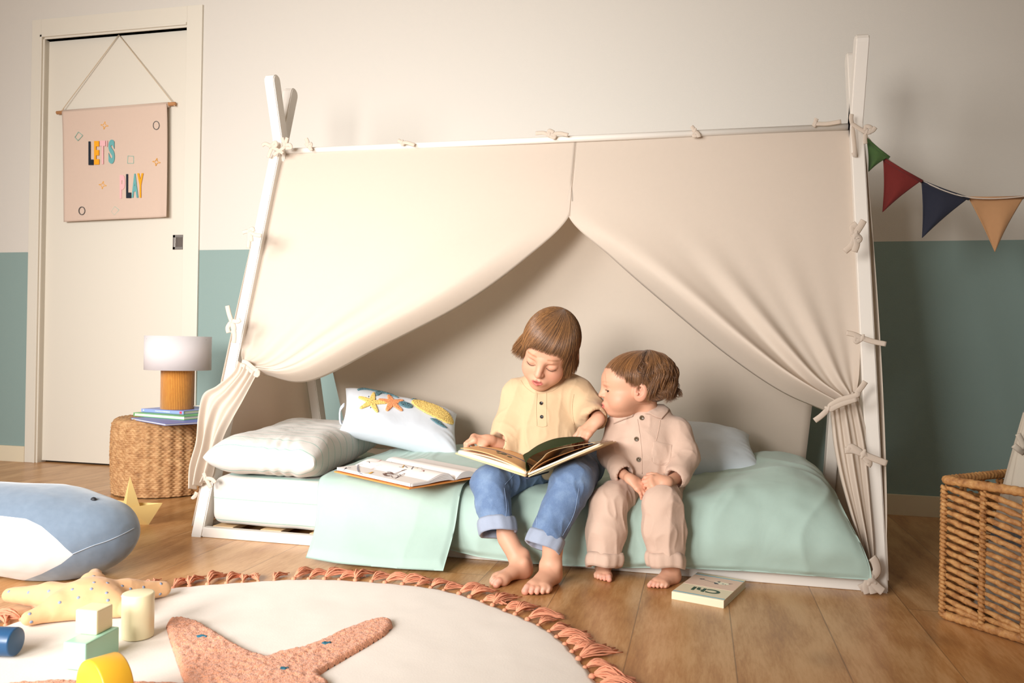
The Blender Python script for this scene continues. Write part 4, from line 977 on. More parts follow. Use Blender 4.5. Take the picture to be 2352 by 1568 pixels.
b = MB(); b.lathe([(0, 0), (.0035, 0), (.0035, .0004), (0, .0004)], (-L + .012, -.0012, .0062), 12, R=Matrix.Rotation(PI / 2, 3, 'X')); b.build('publisher_mark', mat_plain('white_print_c', '#e6e9f5', 0.5), cvr)

# lamp
LX, LY, LZ = -0.553, 0.640, Z0 + 0.0350
pb0 = at(407, 941, y=LY); LX = pb0[0]
lamp = thing('table_lamp', 'table lamp with ochre corduroy base and white drum shade, standing on the books', 'lamp', (LX, LY, LZ))
def cord_mat():
    t = NT('ochre_corduroy'); c = t.node('ShaderNodeTexCoord'); s = t.node('ShaderNodeSeparateXYZ'); t.link(c.outputs['Object'], s.inputs[0])
    an = t.math('MULTIPLY', t.math('ARCTAN2', s.outputs[1], s.outputs[0]), 62.0); rib = t.math('MULTIPLY_ADD', t.math('SINE', an), 0.5, 0.5)
    n = t.noise(t.coord(scale=(1, 1, .3)), 150, 3); t.col(t.mix(t.math('MULTIPLY', rib, t.math('ADD', n, .2)), lin('#a8641c'), lin('#dd9a3c'))); t.bump(rib, 0.5, 0.002); t.set(rough=.9, sheen=.4); return t.m
SH_W = (at(470, 800, y=LY)[0] - at(342, 800, y=LY)[0]) / 2 * 0.985; zs0, zs1 = at(407, 849, y=LY)[2] - LZ, at(407, 772, y=LY)[2] - LZ; BR_ = (at(440, 900, y=LY)[0] - at(375, 900, y=LY)[0]) / 2 * .98
b = MB(); b.lathe([(0, 0), (BR_ - .002, 0), (BR_, .002), (BR_, zs0 + .012), (BR_ - .004, zs0 + .016), (0, zs0 + .016)], n=64); b.build('lamp_base', cord_mat(), lamp)
M_SHADE = mat_cloth('white_linen_shade', '#f3eeee', 900, 30, 0.05, 0.01, transl=0.4)
b = MB(); b.lathe([(SH_W - .0015, zs0), (SH_W, zs0), (SH_W, zs1), (SH_W - .0015, zs1), (SH_W - .0015, zs0)], n=72); b.build('lamp_shade', M_SHADE, lamp)
b = MB(); b.lathe([(.006, zs0 + .01), (.006, zs1 - .02)], n=12); 
for k in range(3): a = k * 2 * PI / 3; b.tube([(0, 0, zs1 - .02), (SH_W * math.cos(a), SH_W * math.sin(a), zs1 - .012)], .0015, 6)
b.build('shade_frame', M_STEEL, lamp)
b = MB(); q = [(BR_ * .9, .02, .012), (.10, .03, .010), (.14, .10, -.02), (.16, .2, -.15), (.15, .26, -LZ + .004), (.05, .36, -LZ + .004)]; b.tube(spline(q, 30), .0022, 8); b.build('power_cord', mat_plain('pale_cable', '#cfc3b0', 0.6), lamp)

# ================================================================== PAPER BOAT
M_BOAT = NT('yellow_paper'); M_BOAT.col(lin('#f2d78f')); M_BOAT.set(rough=0.6); 
_tr = M_BOAT.node('ShaderNodeBsdfTranslucent'); _tr.inputs[0].default_value = lin('#efc468'); _mx = M_BOAT.node('ShaderNodeMixShader'); _mx.inputs[0].default_value = .2
M_BOAT.link(M_BOAT.b.outputs[0], _mx.inputs[1]); M_BOAT.link(_tr.outputs[0], _mx.inputs[2]); M_BOAT.link(_mx.outputs[0], M_BOAT.out.inputs[0]); M_BOAT = M_BOAT.m
bo = thing('paper_boat', 'folded yellow paper boat on the floor between the pouf and the whale cushion', 'paper boat', (-0.268, 0.085, 0), math.radians(14))
A_, B_ = (-.115, .0, .085), (.088, .0, .072); F0, F1 = (-.01, -.042, .064), (-.01, .042, .064); K0, K1 = (-.048, 0, 0), (.044, 0, 0)
b = MB(); b.add([A_, K0, K1, B_, F0, F1], [[0, 1, 4], [1, 2, 4], [2, 3, 4], [0, 5, 1], [1, 5, 2], [2, 5, 3]]); b.build('hull', M_BOAT, bo)
b = MB(); pkk = (-.02, 0, .158); b.add([pkk, (-.052, 0, .02), (.028, 0, .02), (-.018, -.030, .062), (-.018, .030, .062)], [[0, 1, 3], [0, 3, 2], [0, 4, 1], [0, 2, 4]]); b.build('sail', M_BOAT, bo)

# ================================================================== WHALE CUSHION
M_WB = mat_cloth('grey_blue_velour', '#7f93a8', 1500, 12, 0.2, 0.03, sheen=0.5); M_WW = mat_cloth('white_velour', '#d9d9d9', 1500, 12, 0.2, 0.02, sheen=0.4)
wc = np.array([-0.140, -0.470, 0.117]); Rw = Matrix.Rotation(math.radians(12), 3, 'Z') @ Matrix.Rotation(math.radians(4), 3, 'Y')
V = Vol((-0.62, -0.68, -0.01), (0.24, -0.18, 0.30), 0.005)
V.ell(wc + np.array([-0.05, -0.01, 0.0]), (0.30, 0.150, 0.112), Rw); V.ell(wc + np.array([.07, .02, -.010]), (.182, .135, .106), Rw, k=.05); V.ell(wc + np.array([.175, .035, .002]), (.085, .075, .062), Rw, k=.05); V.ell(wc + np.array([-.36, -.08, .0]), (.12, .10, .07), Rw, k=.06)
v, f = V.mesh(); v = relax(v, f, 2); Nn = vnormals(v, f); v += Nn * (0.0025 * fnoise(v, 12, 3))[:, None]
zc = 0.002; v[:, 2] = np.where(v[:, 2] < .03, zc + .0 + np.maximum(0, (v[:, 2] - (wc[2] - .113))) * (.03 - zc) / (.03 - (wc[2] - .113)), v[:, 2])
def to_px(P):
    d = P - np.array([CX, CY, CZ]); z = d @ np.array(_fw); return np.stack([1176 + FPX * (d @ np.array(_r2)) / z, 784 + SHY - FPX * (d @ np.array(_u2)) / z], -1)
wpoly = [(-300, 1150), (-60, 1180), (0, 1184), (60, 1191), (95, 1208), (130, 1238), (150, 1258), (168, 1273), (140, 1295), (95, 1318), (40, 1338), (0, 1346), (-300, 1360)]
q = to_px(v); sd = poly_dist(q[:, 0], q[:, 1], wpoly) * np.where(in_poly(q[:, 0], q[:, 1], wpoly), 1, -1) / 60.0; sd = np.where(v[:, 1] > wc[1] + .02, -1, np.clip(sd, -1, 1))
def whale_mat():
    t = NT('grey_blue_and_white_velour'); a_ = t.node('ShaderNodeAttribute', attribute_name='Col'); f_ = t.math('GREATER_THAN', t.node('ShaderNodeSeparateColor').outputs[0], 0.5)
    sp = f_.node.inputs[0].links[0].from_node; t.link(a_.outputs['Color'], sp.inputs[0]); n = t.noise(t.coord(), 70, 3)
    t.col(t.mix(f_, t.mix(n, lin('#6e7e8f'), lin('#7d8d9e')), lin('#dad9d8'))); t.set(rough=.9, sheen=.5, spec=.15); t.bump(t.noise(t.coord(), 14, 3), .25, .006); return t.m
whl = link('whale_cushion', np_mesh(v, f, colors=np.repeat((sd * .5 + .5)[:, None], 3, 1)), whale_mat()); tag(whl, 'big stuffed whale head cushion, grey-blue with a white belly, on the floor at left', 'stuffed toy')
from mathutils.bvhtree import BVHTree
bvh = BVHTree.FromPolygons([tuple(p) for p in v], f.tolist())
def hit(u, vv, off=0.0):
    o_ = Vector((CX, CY, CZ)); d_ = (Vector(at(u, vv, y=2.0)) - o_).normalized(); h = bvh.ray_cast(o_, d_); return None if h[0] is None else h[0] + h[1] * off
p = hit(215, 1147); b = MB(); Vv = Vol(np.array(p) - .02, np.array(p) + .02, .0012); Vv.ell(np.array(p), (.0075, .006, .0065)); vv, ff = Vv.mesh(); b.add(vv, ff.tolist(), 0, True); e_ = b.build('eye', mat_plain('black_stitched_eye', '#15161c', 0.6), whl)
pts = [hit(u, y_, .0008) for u, y_ in ((166, 1272), (190, 1262), (215, 1252), (240, 1244), (265, 1234), (290, 1222), (308, 1212), (322, 1202))]; pts = [q for q in pts if q is not None]
b = MB(); b.tube(spline(pts, 30), .0012, 6); b.build('seam', mat_plain('pale_seam', '#a9b3bd', 0.9), whl)

# ================================================================== RUG
RGX, RGY, RGR = 0.747, -0.925, 0.628
rug = thing('round_rug', 'round white rug with a tufted coral starfish and coral tassels, in front of the bed', 'rug', (RGX, RGY, 0))
na, nr2 = 240, 60; A2 = np.linspace(0, 2 * PI, na, endpoint=False); V = []
edge = RGR * (1 + 0.008 * np.sin(A2 * 5 + 1) + 0.006 * np.sin(A2 * 11) + 0.006 * np.abs(np.sin(A2 * 30)))
def rugz(x, y): return 0.0065 + 0.0022 * fnoise(np.stack([x, y, 0 * x], -1), 6, 4)
for k in range(nr2 + 1):
    rr = edge * (k / nr2 * .999 + .001); x, y = rr * np.cos(A2), rr * np.sin(A2); z = rugz(x, y) * (1 - (k / nr2) ** 40 * .5); V.append(np.stack([x, y, z], -1))
V.append(np.stack([edge * np.cos(A2), edge * np.sin(A2), 0 * A2 + .0006], -1)); V = np.array(V); m_ = len(V); idx = np.arange(m_ * na).reshape(m_, na)
F = np.stack([idx[:-1], idx[1:], np.roll(idx[1:], -1, 1), np.roll(idx[:-1], -1, 1)], -1).reshape(-1, 4)
link('rug_body', np_mesh(V.reshape(-1, 3), F), mat_cloth('off_white_cotton_rug', '#ece3d8', 260, 3, 0.35, 0.02, wr_dist=0.01), rug)
def rs(x, y): z = rugz(x, y); return np.stack([x, y, z - .001], -1), np.stack([0 * x, 0 * x, 1 + 0 * x], -1)
sp_ = [at(a, c, z=.012)[:2] - [RGX, RGY] for a, c in ((381, 1436), (388, 1422), (405, 1417), (435, 1420), (462, 1430), (490, 1448), (520, 1468), (560, 1490), (590, 1500), (612, 1506), (640, 1496), (690, 1486), (740, 1468), (790, 1446), (840, 1428), (880, 1421), (900, 1425), (903, 1436), (885, 1455), (845, 1478), (800, 1502), (760, 1525), (735, 1542), (738, 1552), (755, 1562))]
sp_ += [np.array(q) for q in ((.20, -.055), (.32, -.09), (.36, -.12), (.34, -.155), (.22, -.17), (.09, -.17), (.05, -.26), (.03, -.40), (-.02, -.45), (-.07, -.41), (-.08, -.28), (-.12, -.18), (-.28, -.20), (-.40, -.23), (-.44, -.20), (-.41, -.15), (-.30, -.09))]
sp_ += [at(a, c, z=.012)[:2] - [RGX, RGY] for a, c in ((425, 1566), (405, 1515), (390, 1470))]
M_CORAL = NT('coral_tufted_wool'); _v1 = M_CORAL.coord(); _n1 = M_CORAL.noise(_v1, 330, 3, .7); M_CORAL.col(M_CORAL.ramp(_n1, [(.3, lin('#d58058')), (.5, lin('#e59c75')), (.72, lin('#efb08e'))])); M_CORAL.set(rough=.95, sheen=.3); M_CORAL.bump(M_CORAL.noise(_v1, 260, 3, .6), .9, .004); M_CORAL = M_CORAL.m
P_, F_ = patch(sp_, rs, 0.011, 0.0032, 0.0016, rim=.010, tscale=180); sf_ = link('starfish_motif', np_mesh(P_, F_), M_CORAL, rug); sf_['label'] = 'coral tufted starfish'
M_TD = mat_plain('petrol_tufted_wool', '#2f6c80', 0.95, .6, 700)
def rs2(x, y): P, N = rs(x, y); P[:, 2] += .0095; return P, N
for cx_, cy_, a_, b_2, ro in ((463, 1461, .0125, .0045, .1), (750, 1474, .0095, .0062, .5), (652, 1533, .0095, .0070, .3)):
    c = at(cx_, cy_, z=.018)[:2] - [RGX, RGY]; bl = blob(c[0], c[1], a_, b_2, ro, 14); bl = [(x + .0012 * rng.randn(), y + .0012 * rng.randn()) for x, y in bl]
    P_, F_ = patch(bl, rs2, 0.0035, 0.0016, 0.0012, rim=.003); link('tufted_dot', np_mesh(P_, F_), M_TD, rug)
M_TAS = mat_plain('coral_cotton_yarn', '#e39a78', 0.9, var=.1, bscale=500)
def tassel_mesh(seed):
    r = random.Random(seed); b = MB(); Vk = Vol((-.012, -.012, -.004), (.014, .012, .014), .0012); Vk.ell((0.0, 0, .004), (.0062, .0058, .0050)); kv, kf = Vk.mesh(); b.add(kv, kf.tolist(), 0, True)
    bend = r.uniform(-.022, .012); sp = r.uniform(.16, .34); L0 = r.uniform(.062, .082)
    for k in range(24):
        a = r.uniform(-sp, sp); L = L0 * r.uniform(.82, 1.05); z0 = r.uniform(.002, .006); pts = []
        tw = r.uniform(-.006, .006); hgt = r.uniform(.1, 1.0)
        for s_ in np.linspace(0, 1, 7):
            x = .004 + L * s_; y = a * L * s_ + bend * s_ * s_ * 1.4 + tw * math.sin(PI * s_) + .0012 * math.sin(s_ * 11 + k); z = z0 + .020 * hgt * math.sin(PI * min(1, s_ * 1.05 + .05)) * (1 - .3 * s_) + .0012 + r.uniform(0, .0008)
            pts.append((x, y, max(z, .0014)))
        v0, f0 = tube(pts, [.0013, .0016, .0017, .0017, .0016, .0015, .0013], 5); b.add(v0, f0, 0, True)
    me = bpy.data.meshes.new('tassel'); me.from_pydata([tuple(q) for W in b.V for q in W], [], b.F); me.update(); me.polygons.foreach_set('use_smooth', b.S); me.materials.append(M_TAS); return me
tms = [tassel_mesh(i) for i in range(9)]
for k in range(98):
    a = k * 2 * PI / 98 + rng.uniform(-.006, .006)
    o = bpy.data.objects.new('tassel', tms[rng.randint(9)]); COL.objects.link(o); o.parent = rug
    e_ = RGR * (1 + 0.008 * math.sin(a * 5 + 1) + 0.006 * math.sin(a * 11)) + .002; o.location = (e_ * math.cos(a), e_ * math.sin(a), .001)
    o.rotation_euler = (0, 0, a - 0.28 * math.sin(a) * (1 if math.cos(a) < .6 else .5) + rng.uniform(-.5, .5)); o.scale = (rng.uniform(.70, 1.12),) * 3

# ================================================================== STARFISH PLUSH
M_SF = mat_cloth('peach_cotton', '#e3b283', 900, 12, 0.25, 0.03); M_SD = mat_plain('grey_blue_dots', '#8f9ab0', 0.9)
sc0 = np.array(at(205, 1378, z=.034)); tips = [at(22, 1366, z=.028), at(66, 1420, z=.022), at(300, 1402, z=.022), at(375, 1352, z=.026), at(218, 1320, z=.034)]
V = Vol((-.03, -.93, -.01), (.45, -.42, .10), .0032)
V.ell(sc0 + (0, 0, -.004), (.072, .066, .032))
for i, tp_ in enumerate(tips):
    tp_ = np.array(tp_); m = sc0 * .5 + tp_ * .5 + (0, 0, .004); V.cap(sc0, m, .033, .026, k=.03); V.cap(m, tp_, .026, .0155 if i != 3 else .0175, k=.02)
v, f = V.mesh(); v = relax(v, f, 2); Nn = vnormals(v, f); v += Nn * (0.0014 * fnoise(v, 26, 3))[:, None]; v[:, 2] = np.maximum(v[:, 2], .009)
sfp = link('plush_starfish', np_mesh(v, f), M_SF); tag(sfp, 'peach stuffed starfish with tiny blue dots, lying across the rug edge by the whale', 'stuffed toy')
bvh = BVHTree.FromPolygons([tuple(p) for p in v], f.tolist())
for u, y_ in ((112, 1357), (65, 1360), (137, 1383), (166, 1353), (210, 1352), (216, 1337), (247, 1338), (245, 1361), (281, 1345), (370, 1340), (368, 1364), (248, 1378), (68, 1409), (72, 1428), (20, 1358), (281, 1369), (300, 1352), (180, 1372), (330, 1348), (215, 1322)):
    p = hit(u, y_)
    if p is None: continue
    n_ = bvh.find_nearest(p)[1]; R_ = n_.to_track_quat('Z', 'Y').to_matrix(); b = MB(); b.lathe([(0, .0006), (.0032, .0005), (.0036, -.0012)], p, 10, R=R_); b.build('dot', M_SD, sfp)

# ================================================================== TOY BLOCKS
def bmat(n, c): return mat_plain(n, c, 0.32, 0.03, 60, spec=.45)
def block_box(name, label, c, h, rz, m, z0):
    b = MB(); b.box((0, 0, h[2]), h, bev=.0035); o = b.build(name, m); o.location = (c[0], c[1], z0); o.rotation_euler = (0, 0, rz); tag(o, label, 'toy block', 'painted wooden blocks on the rug'); return o
RZ = 0.0085
pc_, pl_, pr_ = at(196, 1541, z=RZ), at(139, 1535, z=RZ), at(270, 1499, z=RZ)
ux = Vector(pr_ - pc_).normalized(); uy = Vector((-ux.y, ux.x, 0)); rz = math.atan2(ux.y, ux.x)
l1 = .092; w1 = .046; cc = Vector(pc_) + ux * l1 / 2 + uy * w1 / 2
block_box('toy_block', 'mint green oblong block on the rug, under the cream cube', cc, (l1 / 2, w1 / 2, .0245), rz, bmat('mint_paint', '#a9d9bd'), RZ)
q0 = at(222, 1459, z=RZ + .049); c2 = Vector(q0) + Vector((math.cos(rz + .0), math.sin(rz), 0)) * .0225 + uy * .0225
block_box('toy_block', 'cream cube balanced on top of the mint green block', c2, (.0225, .0225, .0225), rz, bmat('cream_paint', '#efe3b8'), RZ + .049)
def block_cyl(label, base, r, h, m, axis=(0, 0, 1)):
    R_ = Vector(axis).to_track_quat('Z', 'Y').to_matrix(); b = MB(); b.lathe([(0, 0), (r - .003, 0), (r - .0008, .0008), (r, .003), (r, h - .003), (r - .0008, h - .0008), (r - .003, h), (0, h)], n=64, R=R_)
    o = b.build('toy_block', m); o.location = base; tag(o, label, 'toy block', 'painted wooden blocks on the rug'); return o
cb = at(316, 1461, z=RZ); r_c = (at(347, 1420, y=cb[1])[0] - at(285, 1420, y=cb[1])[0]) / 2 * .97; hc = at(316, 1360, y=cb[1])[2] - RZ
block_cyl('tall cream cylinder standing upright on the rug beside the cream cube', (cb[0], cb[1], RZ), r_c, hc, bmat('cream_paint_b', '#ece0b8'))
rn = .0262; pe = at(38, 1473, z=RZ + rn); block_cyl('navy blue cylinder lying on its side at the left edge of the rug', tuple(pe), rn, .1, bmat('navy_paint', '#28527a'), axis=(-.98, -.20, 0))
ry_ = .050; py_ = at(206, 1592, z=RZ + ry_); ay_ = Vector((.42, .90, 0)).normalized(); block_cyl('short fat yellow cylinder lying on its side at the front of the rug', (py_[0], py_[1], RZ + ry_), ry_, .046, bmat('yellow_paint', '#f0b632'), axis=tuple(ay_))

# ================================================================== WICKER BASKET
M_WICK = NT('water_hyacinth'); _c = M_WICK.coord(scale=(1, 1, 1)); _n = M_WICK.noise(_c, 60, 4, .6, .6); M_WICK.col(M_WICK.ramp(_n, [(.25, lin('#8a5a32')), (.45, lin('#b98450')), (.62, lin('#cf9d63')), (.8, lin('#ddb47c'))])); M_WICK.set(rough=.6, spec=.35); M_WICK.bump(M_WICK.noise(M_WICK.coord(), 220, 3), .4, .002); M_WICK = M_WICK.m
BX, BYY = 2.080, -0.178; e1 = np.array([.683, -.730, 0.0]); e2 = np.array([.730, .683, 0.0]); BH = .318; LA, LB = .44, .30
bk = thing('wicker_basket', 'open rectangular basket of thick twisted wicker at the right edge', 'basket', (BX, BYY, 0))
def twist(pts, r, seed, sides=9, lob=.13, tw=9.0):
    P, T, N, B = frames(pts); n = len(P); a = np.arange(sides) * 2 * PI / sides; V = []
    for i in range(n):
        s_ = i / (n - 1); an = a; rr = r[i] * (1 + lob * np.cos(2 * (a - tw * s_ - seed))); V.append(P[i] + np.cos(an)[:, None] * B[i] * rr[:, None] + np.sin(an)[:, None] * N[i] * rr[:, None])
    V = np.concatenate(V); F = [[i * sides + j, i * sides + (j + 1) % sides, (i + 1) * sides + (j + 1) % sides, (i + 1) * sides + j] for i in range(n - 1) for j in range(sides)]; return V, F + [list(range(sides))[::-1], [(n - 1) * sides + j for j in range(sides)]]
def side(o0, e, L, nrm, nseg, seed0):
    b = MB(); rows = 16; dz = (BH - .03) / rows; seg = L / nseg; r0 = random.Random(seed0)
    for k in range(rows):
        zt_ = BH - .016 - k * dz
        for s_ in range(nseg):
            x0, x1 = s_ * seg, (s_ + 1) * seg; drop = dz * 1.15 if k < rows - 1 else dz * .5; n = 14; pts = []; rr = []
            for i in range(n):
                t = i / (n - 1); z = zt_ - drop * t + .002 * math.sin(t * PI) + r0.uniform(-.0006, .0006); off = .006 * math.sin(PI * t) * (1 if (k + s_) % 1 == 0 else -1)
                p = o0 + e * (x0 + (x1 - x0) * t + (.004 - .008 * t) * -1) + nrm * off; pts.append((p[0], p[1], max(z, .012))); rr.append((.0030 + .0036 * math.sin(PI * min(1, max(0, t))) ** .7) * r0.uniform(.93, 1.05))
            V, F = twist(pts, rr, r0.uniform(0, 6)); b.add(V, F, 0, True)
    for s_ in range(nseg + 1):   # stakes wound with thin strands
        p = o0 + e * (s_ * seg); b.tube([(p[0], p[1], .004), (p[0], p[1], BH - .01)], .0035, 6)
        for k in range(rows * 2):
            z = .012 + k * (BH - .02) / (rows * 2); q = p + nrm * .004; v0, f0 = tube([(q - e * .007 + (0, 0, z + .004)), (q + (0, 0, z)) + nrm * .0045, (q + e * .007 + (0, 0, z - .004))], [.003, .0052, .003], 7); b.add(v0, f0, 0, True)
    return b
o0 = np.zeros(3)
for nm, oo, e, L, nr_, ns_, sd in (('near_side', o0, e1, LA, -e2, 5, 1), ('end_side', o0, e2, LB, -e1, 4, 2), ('far_side', o0 + e2 * LB, e1, LA, e2, 5, 3), ('right_end_side', o0 + e1 * LA, e2, LB, e1, 4, 4)):
    o = side(oo, e, L, nr_, ns_, sd).build('side_weave', M_WICK, bk)
for nm, z, r in (('rim', BH, .0095), ('base_rim', .011, .0095)):
    b = MB(); cs_ = [o0, o0 + e1 * LA, o0 + e1 * LA + e2 * LB, o0 + e2 * LB, o0]
    for a_, c_ in zip(cs_[:-1], cs_[1:]):
        L = np.linalg.norm(c_ - a_); n = int(L / .0026); pts = [a_ + (c_ - a_) * i / n + np.array([0, 0, z]) for i in range(n + 1)]; rr = [r * (1 + .13 * abs(math.sin(i * .62))) for i in range(n + 1)]
        V, F = twist(pts, rr, 0, 9, .05, 60); b.add(V, F, 0, True)
    b.build(nm, M_WICK, bk)
b = MB(); q = [o0 + (0, 0, .008), o0 + e1 * LA + (0, 0, .008), o0 + e1 * LA + e2 * LB + (0, 0, .008), o0 + e2 * LB + (0, 0, .008)]; b.add(q, [[0, 1, 2, 3]]); b.build('base', M_WICK, bk)
# linen tent cloth stuffed in the basket, with tie ends
M_LIN = striped_cloth('grey_linen_with_navy_band', '#c9bfae', '#2f4a5f', 2, .30, .175, .040)
ct = np.array([BX, BYY, 0]) + e1 * .105 + e2 * .165
n1, n2 = 90, 60; G = np.zeros((n1, n2, 3))
for i in range(n1):
    for j in range(n2):
        a = 2 * PI * i / (n1 - 1); s_ = j / (n2 - 1); z = .02 + s_ * .46; R0 = (.098 - .078 * s_ ** 1.2) * (1 + .10 * math.sin(a * 5 + 2 * s_) + .05 * math.sin(a * 11)); G[i, j] = (ct[0] + R0 * 1.05 * math.cos(a), ct[1] + R0 * math.sin(a), z)
V, F = grid_mesh(G); cl = link('fabric_bag', np_mesh(V, F), M_LIN); tag(cl, 'gathered beige linen bag with a navy band standing inside the wicker basket', 'bag')
b = MB(); tq = [at(2352, 1040, y=ct[1] - .05), at(2340, 1032, y=ct[1] - .06), at(2328, 1022, y=ct[1] - .06)]; b.tube(spline(tq, 8), .0065, 8, flat=.4, up=(0, -1, 0)); tq = [at(2354, 1030, y=ct[1] - .06), at(2345, 1010, y=ct[1] - .06), at(2338, 996, y=ct[1] - .06)]; b.tube(spline(tq, 8), .006, 8, flat=.4, up=(0, -1, 0)); b.build('tie', M_LIN, cl)

# ================================================================== PEOPLE: shared builders
def W(u, v, y): return np.array(at(u, v, y=y))
def skin_mat(name, base, red=0.0):
    t = NT(name); a = t.node('ShaderNodeAttribute', attribute_name='Col'); n = t.noise(t.coord(), 90, 3)
    c = t.mix(t.math('MULTIPLY', n, 0.10), a.outputs['Color'], lin('#c98d74')); t.col(c); t.set(rough=0.5, spec=0.35, sss=0.06)
    t.b.inputs['Subsurface Radius'].default_value = (0.012, 0.004, 0.002); t.b.inputs['Subsurface Scale'].default_value = 0.6
    t.bump(t.noise(t.coord(), 700, 2), 0.08, 0.0005); return t.m
M_SKIN = skin_mat('fair_child_skin', '#e9b899')
def hair_mat(name):
    t = NT(name); a = t.node('ShaderNodeAttribute', attribute_name='Col'); t.col(a.outputs['Color']); t.set(rough=0.38, spec=0.5, sheen=0.15); return t.m
M_HAIR = hair_mat('brown_hair')
M_LASH = mat_plain('dark_brown_lashes', '#3a241a', 0.6); M_MOUTH = mat_plain('mouth_inside', '#5a1f1c', 0.6)
M_EYE = mat_plain('dark_eye', '#241c1a', 0.15); M_NAIL = mat_plain('finger_nail', '#e8b5a2', 0.3)
SK = np.array(lin('#d5a184')[:3]); SKR = np.array(lin('#dd8c78')[:3]); LIP = np.array(lin('#c2595a')[:3]); BRW = np.array(lin('#9a6a48')[:3]); SKD = np.array(lin('#d89a7c')[:3])
def mixc(C, m, c): return C * (1 - m[:, None]) + c * m[:, None]
def gs(P, c, r): return np.exp(-(((P - np.array(c)) / np.array(r)) ** 2).sum(1))

def head(s=1.0, toddler=False, h=0.0014):
    """local head: x to the character's left, face towards -y, z up, origin between the ears at eye height"""
    V = Vol((-.095, -.115, -.145), (.095, .125, .125), h)
    if not toddler:
        V.ell((0, .014, .036), (.070, .086, .076)); V.ell((0, -.022, -.026), (.056, .060, .066), k=.03); V.ell((0, -.052, -.076), (.021, .021, .017), k=.035)
        for x in (-1, 1): V.ell((x * .032, -.047, -.034), (.024, .025, .028), k=.022)
        ck = 1.0; nz = 1.0; nl = 0
    else:
        V.ell((0, .020, .034), (.073, .090, .076)); V.ell((0, -.022, -.020), (.060, .062, .060), k=.03); V.ell((0, -.050, -.068), (.020, .020, .015), k=.035); V.ell((0, -.035, -.075), (.034, .034, .014), k=.03)
        for x in (-1, 1): V.ell((x * .036, -.042, -.038), (.027, .028, .029), k=.022)
        V.ell((0, -.034, .040), (.052, .048, .042), k=.03); nz = .78; nl = .004
    V.ell((0, -.036, .030), (.052, .044, .040), k=.03)
    V.cap((-.026, -.072, .016), (.026, -.072, .016), .007, k=.018)
    for x in (-1, 1):
        V.ell((x * .029, -.086, .001), (.017, .012, .011), k=.014, mode='cut')
        V.ell((x * .0285, -.0665, .000), (.0150, .0112, .0112), k=.0045)
        if toddler: V.cap((x * .0185, -.0775, -.0020), (x * .039, -.0735, -.0035), .0020, k=.002, mode='cut')
        else: V.cap((x * .017, -.0760, -.0045), (x * .0285, -.0772, -.0075), .0010, k=.001, mode='cut'); V.cap((x * .0285, -.0772, -.0075), (x * .040, -.0735, -.0045), .0010, k=.001, mode='cut')
    V.cap((0, -.076, .012), (0, -.0955 + nl, -.021 + nl), .0062, .0092 * nz + .0006, k=.014)
    for x in (-1, 1):
        V.ell((x * .0088, -.0875 + nl, -.0235 + nl), (.0060, .0072, .0052), k=.005); V.ell((x * .0048, -.0935 + nl, -.0288 + nl), (.0026, .0036, .0022), k=.002, mode='cut')
    mz = -.049; V.ell((0, -.074, mz - .002), (.022, .014, .014), k=.014)
    V.chain([(-.0165, -.0790, mz - .001), (-.006, -.0868, mz + .0030), (0, -.0870, mz + .0018), (.006, -.0868, mz + .0030), (.0165, -.0790, mz - .001)], [.0016, .0034, .0030, .0034, .0016], k=.003)
    V.chain([(-.0140, -.0795, mz - .0055), (0, -.0862, mz - .0085), (.0140, -.0795, mz - .0055)], [.0022, .0046, .0022], k=.003)
    V.ell((0, -.0905, mz - .0028), (.0120 if not toddler else .008, .0095, .0036 if not toddler else .0014), k=.0015, mode='cut')
    V.cap((0, -.090, -.036), (0, -.090, -.040), .0020, k=.004, mode='cut')
    for x in (-1, 1):   # ears
        R = Matrix.Rotation(x * -0.35, 3, 'Z') @ Matrix.Rotation(-0.15, 3, 'X')
        c = np.array([x * .0745, .010, -.010]); e = 1.12 if toddler else 1.0
        V.ell(c, (.0085 * e, .0180 * e, .0275 * e), R, k=.006); V.ell(c + (x * .0075, -.003, .004), (.0060, .0105, .0160), R, k=.003, mode='cut'); V.cap(c + (x * .004, .001, .010), c + (x * .0035, .004, -.006), .0028, .0022, k=.003); V.ell(c + (x * .0060, -.0090, -.004), (.0032, .0034, .0055), R, k=.003)
    V.cap((0, .018 if not toddler else .034, -.040), (0, .030 if not toddler else .040, -.112), .038 if not toddler else .031, .034 if not toddler else .028, k=.02)
    v, f = V.mesh(); C = np.tile(SK, (len(v), 1))
    for x in (-1, 1):
        C = mixc(C, .42 * gs(v, (x * .040, -.058, -.030), (.020, .03, .018)), SKR); C = mixc(C, .45 * gs(v, (x * .078, .01, -.01), (.012, .022, .03)), SKR)
        bx = v[:, 0] * x; arc = .0235 + .004 * (1 - ((bx - .030) / .020) ** 2); C = mixc(C, (0.70 if not toddler else .26) * np.exp(-((v[:, 2] - arc) / .0028) ** 2) * sstep(bx, .012, .018) * (1 - sstep(bx, .042, .050)) * (v[:, 1] < -.04), BRW)
        C = mixc(C, .35 * gs(v, (x * .028, -.08, .004), (.016, .02, .008)), SKR * .6 + SKD * .4)
    C = mixc(C, .35 * gs(v, (0, -.098, -.020), (.012, .012, .010)), SKR)
    ux = np.abs(v[:, 0]); le = np.sqrt((ux / .0170) ** 2 + ((v[:, 2] - (mz - .0035)) / .0098) ** 2); lipm = (v[:, 1] < -.0745) * (1 - sstep(le, .80, 1.08))
    inner = gs(v, (0, -.0835, mz - .0028), (.011, .005, .0024)); C = mixc(C, .78 * lipm, LIP); C = mixc(C, np.clip(1.2 * inner * (v[:, 1] > -.0868), 0, 1), np.array(lin('#5f2220')[:3]))
    return relax(v, f, 1, .4) * s, f, C
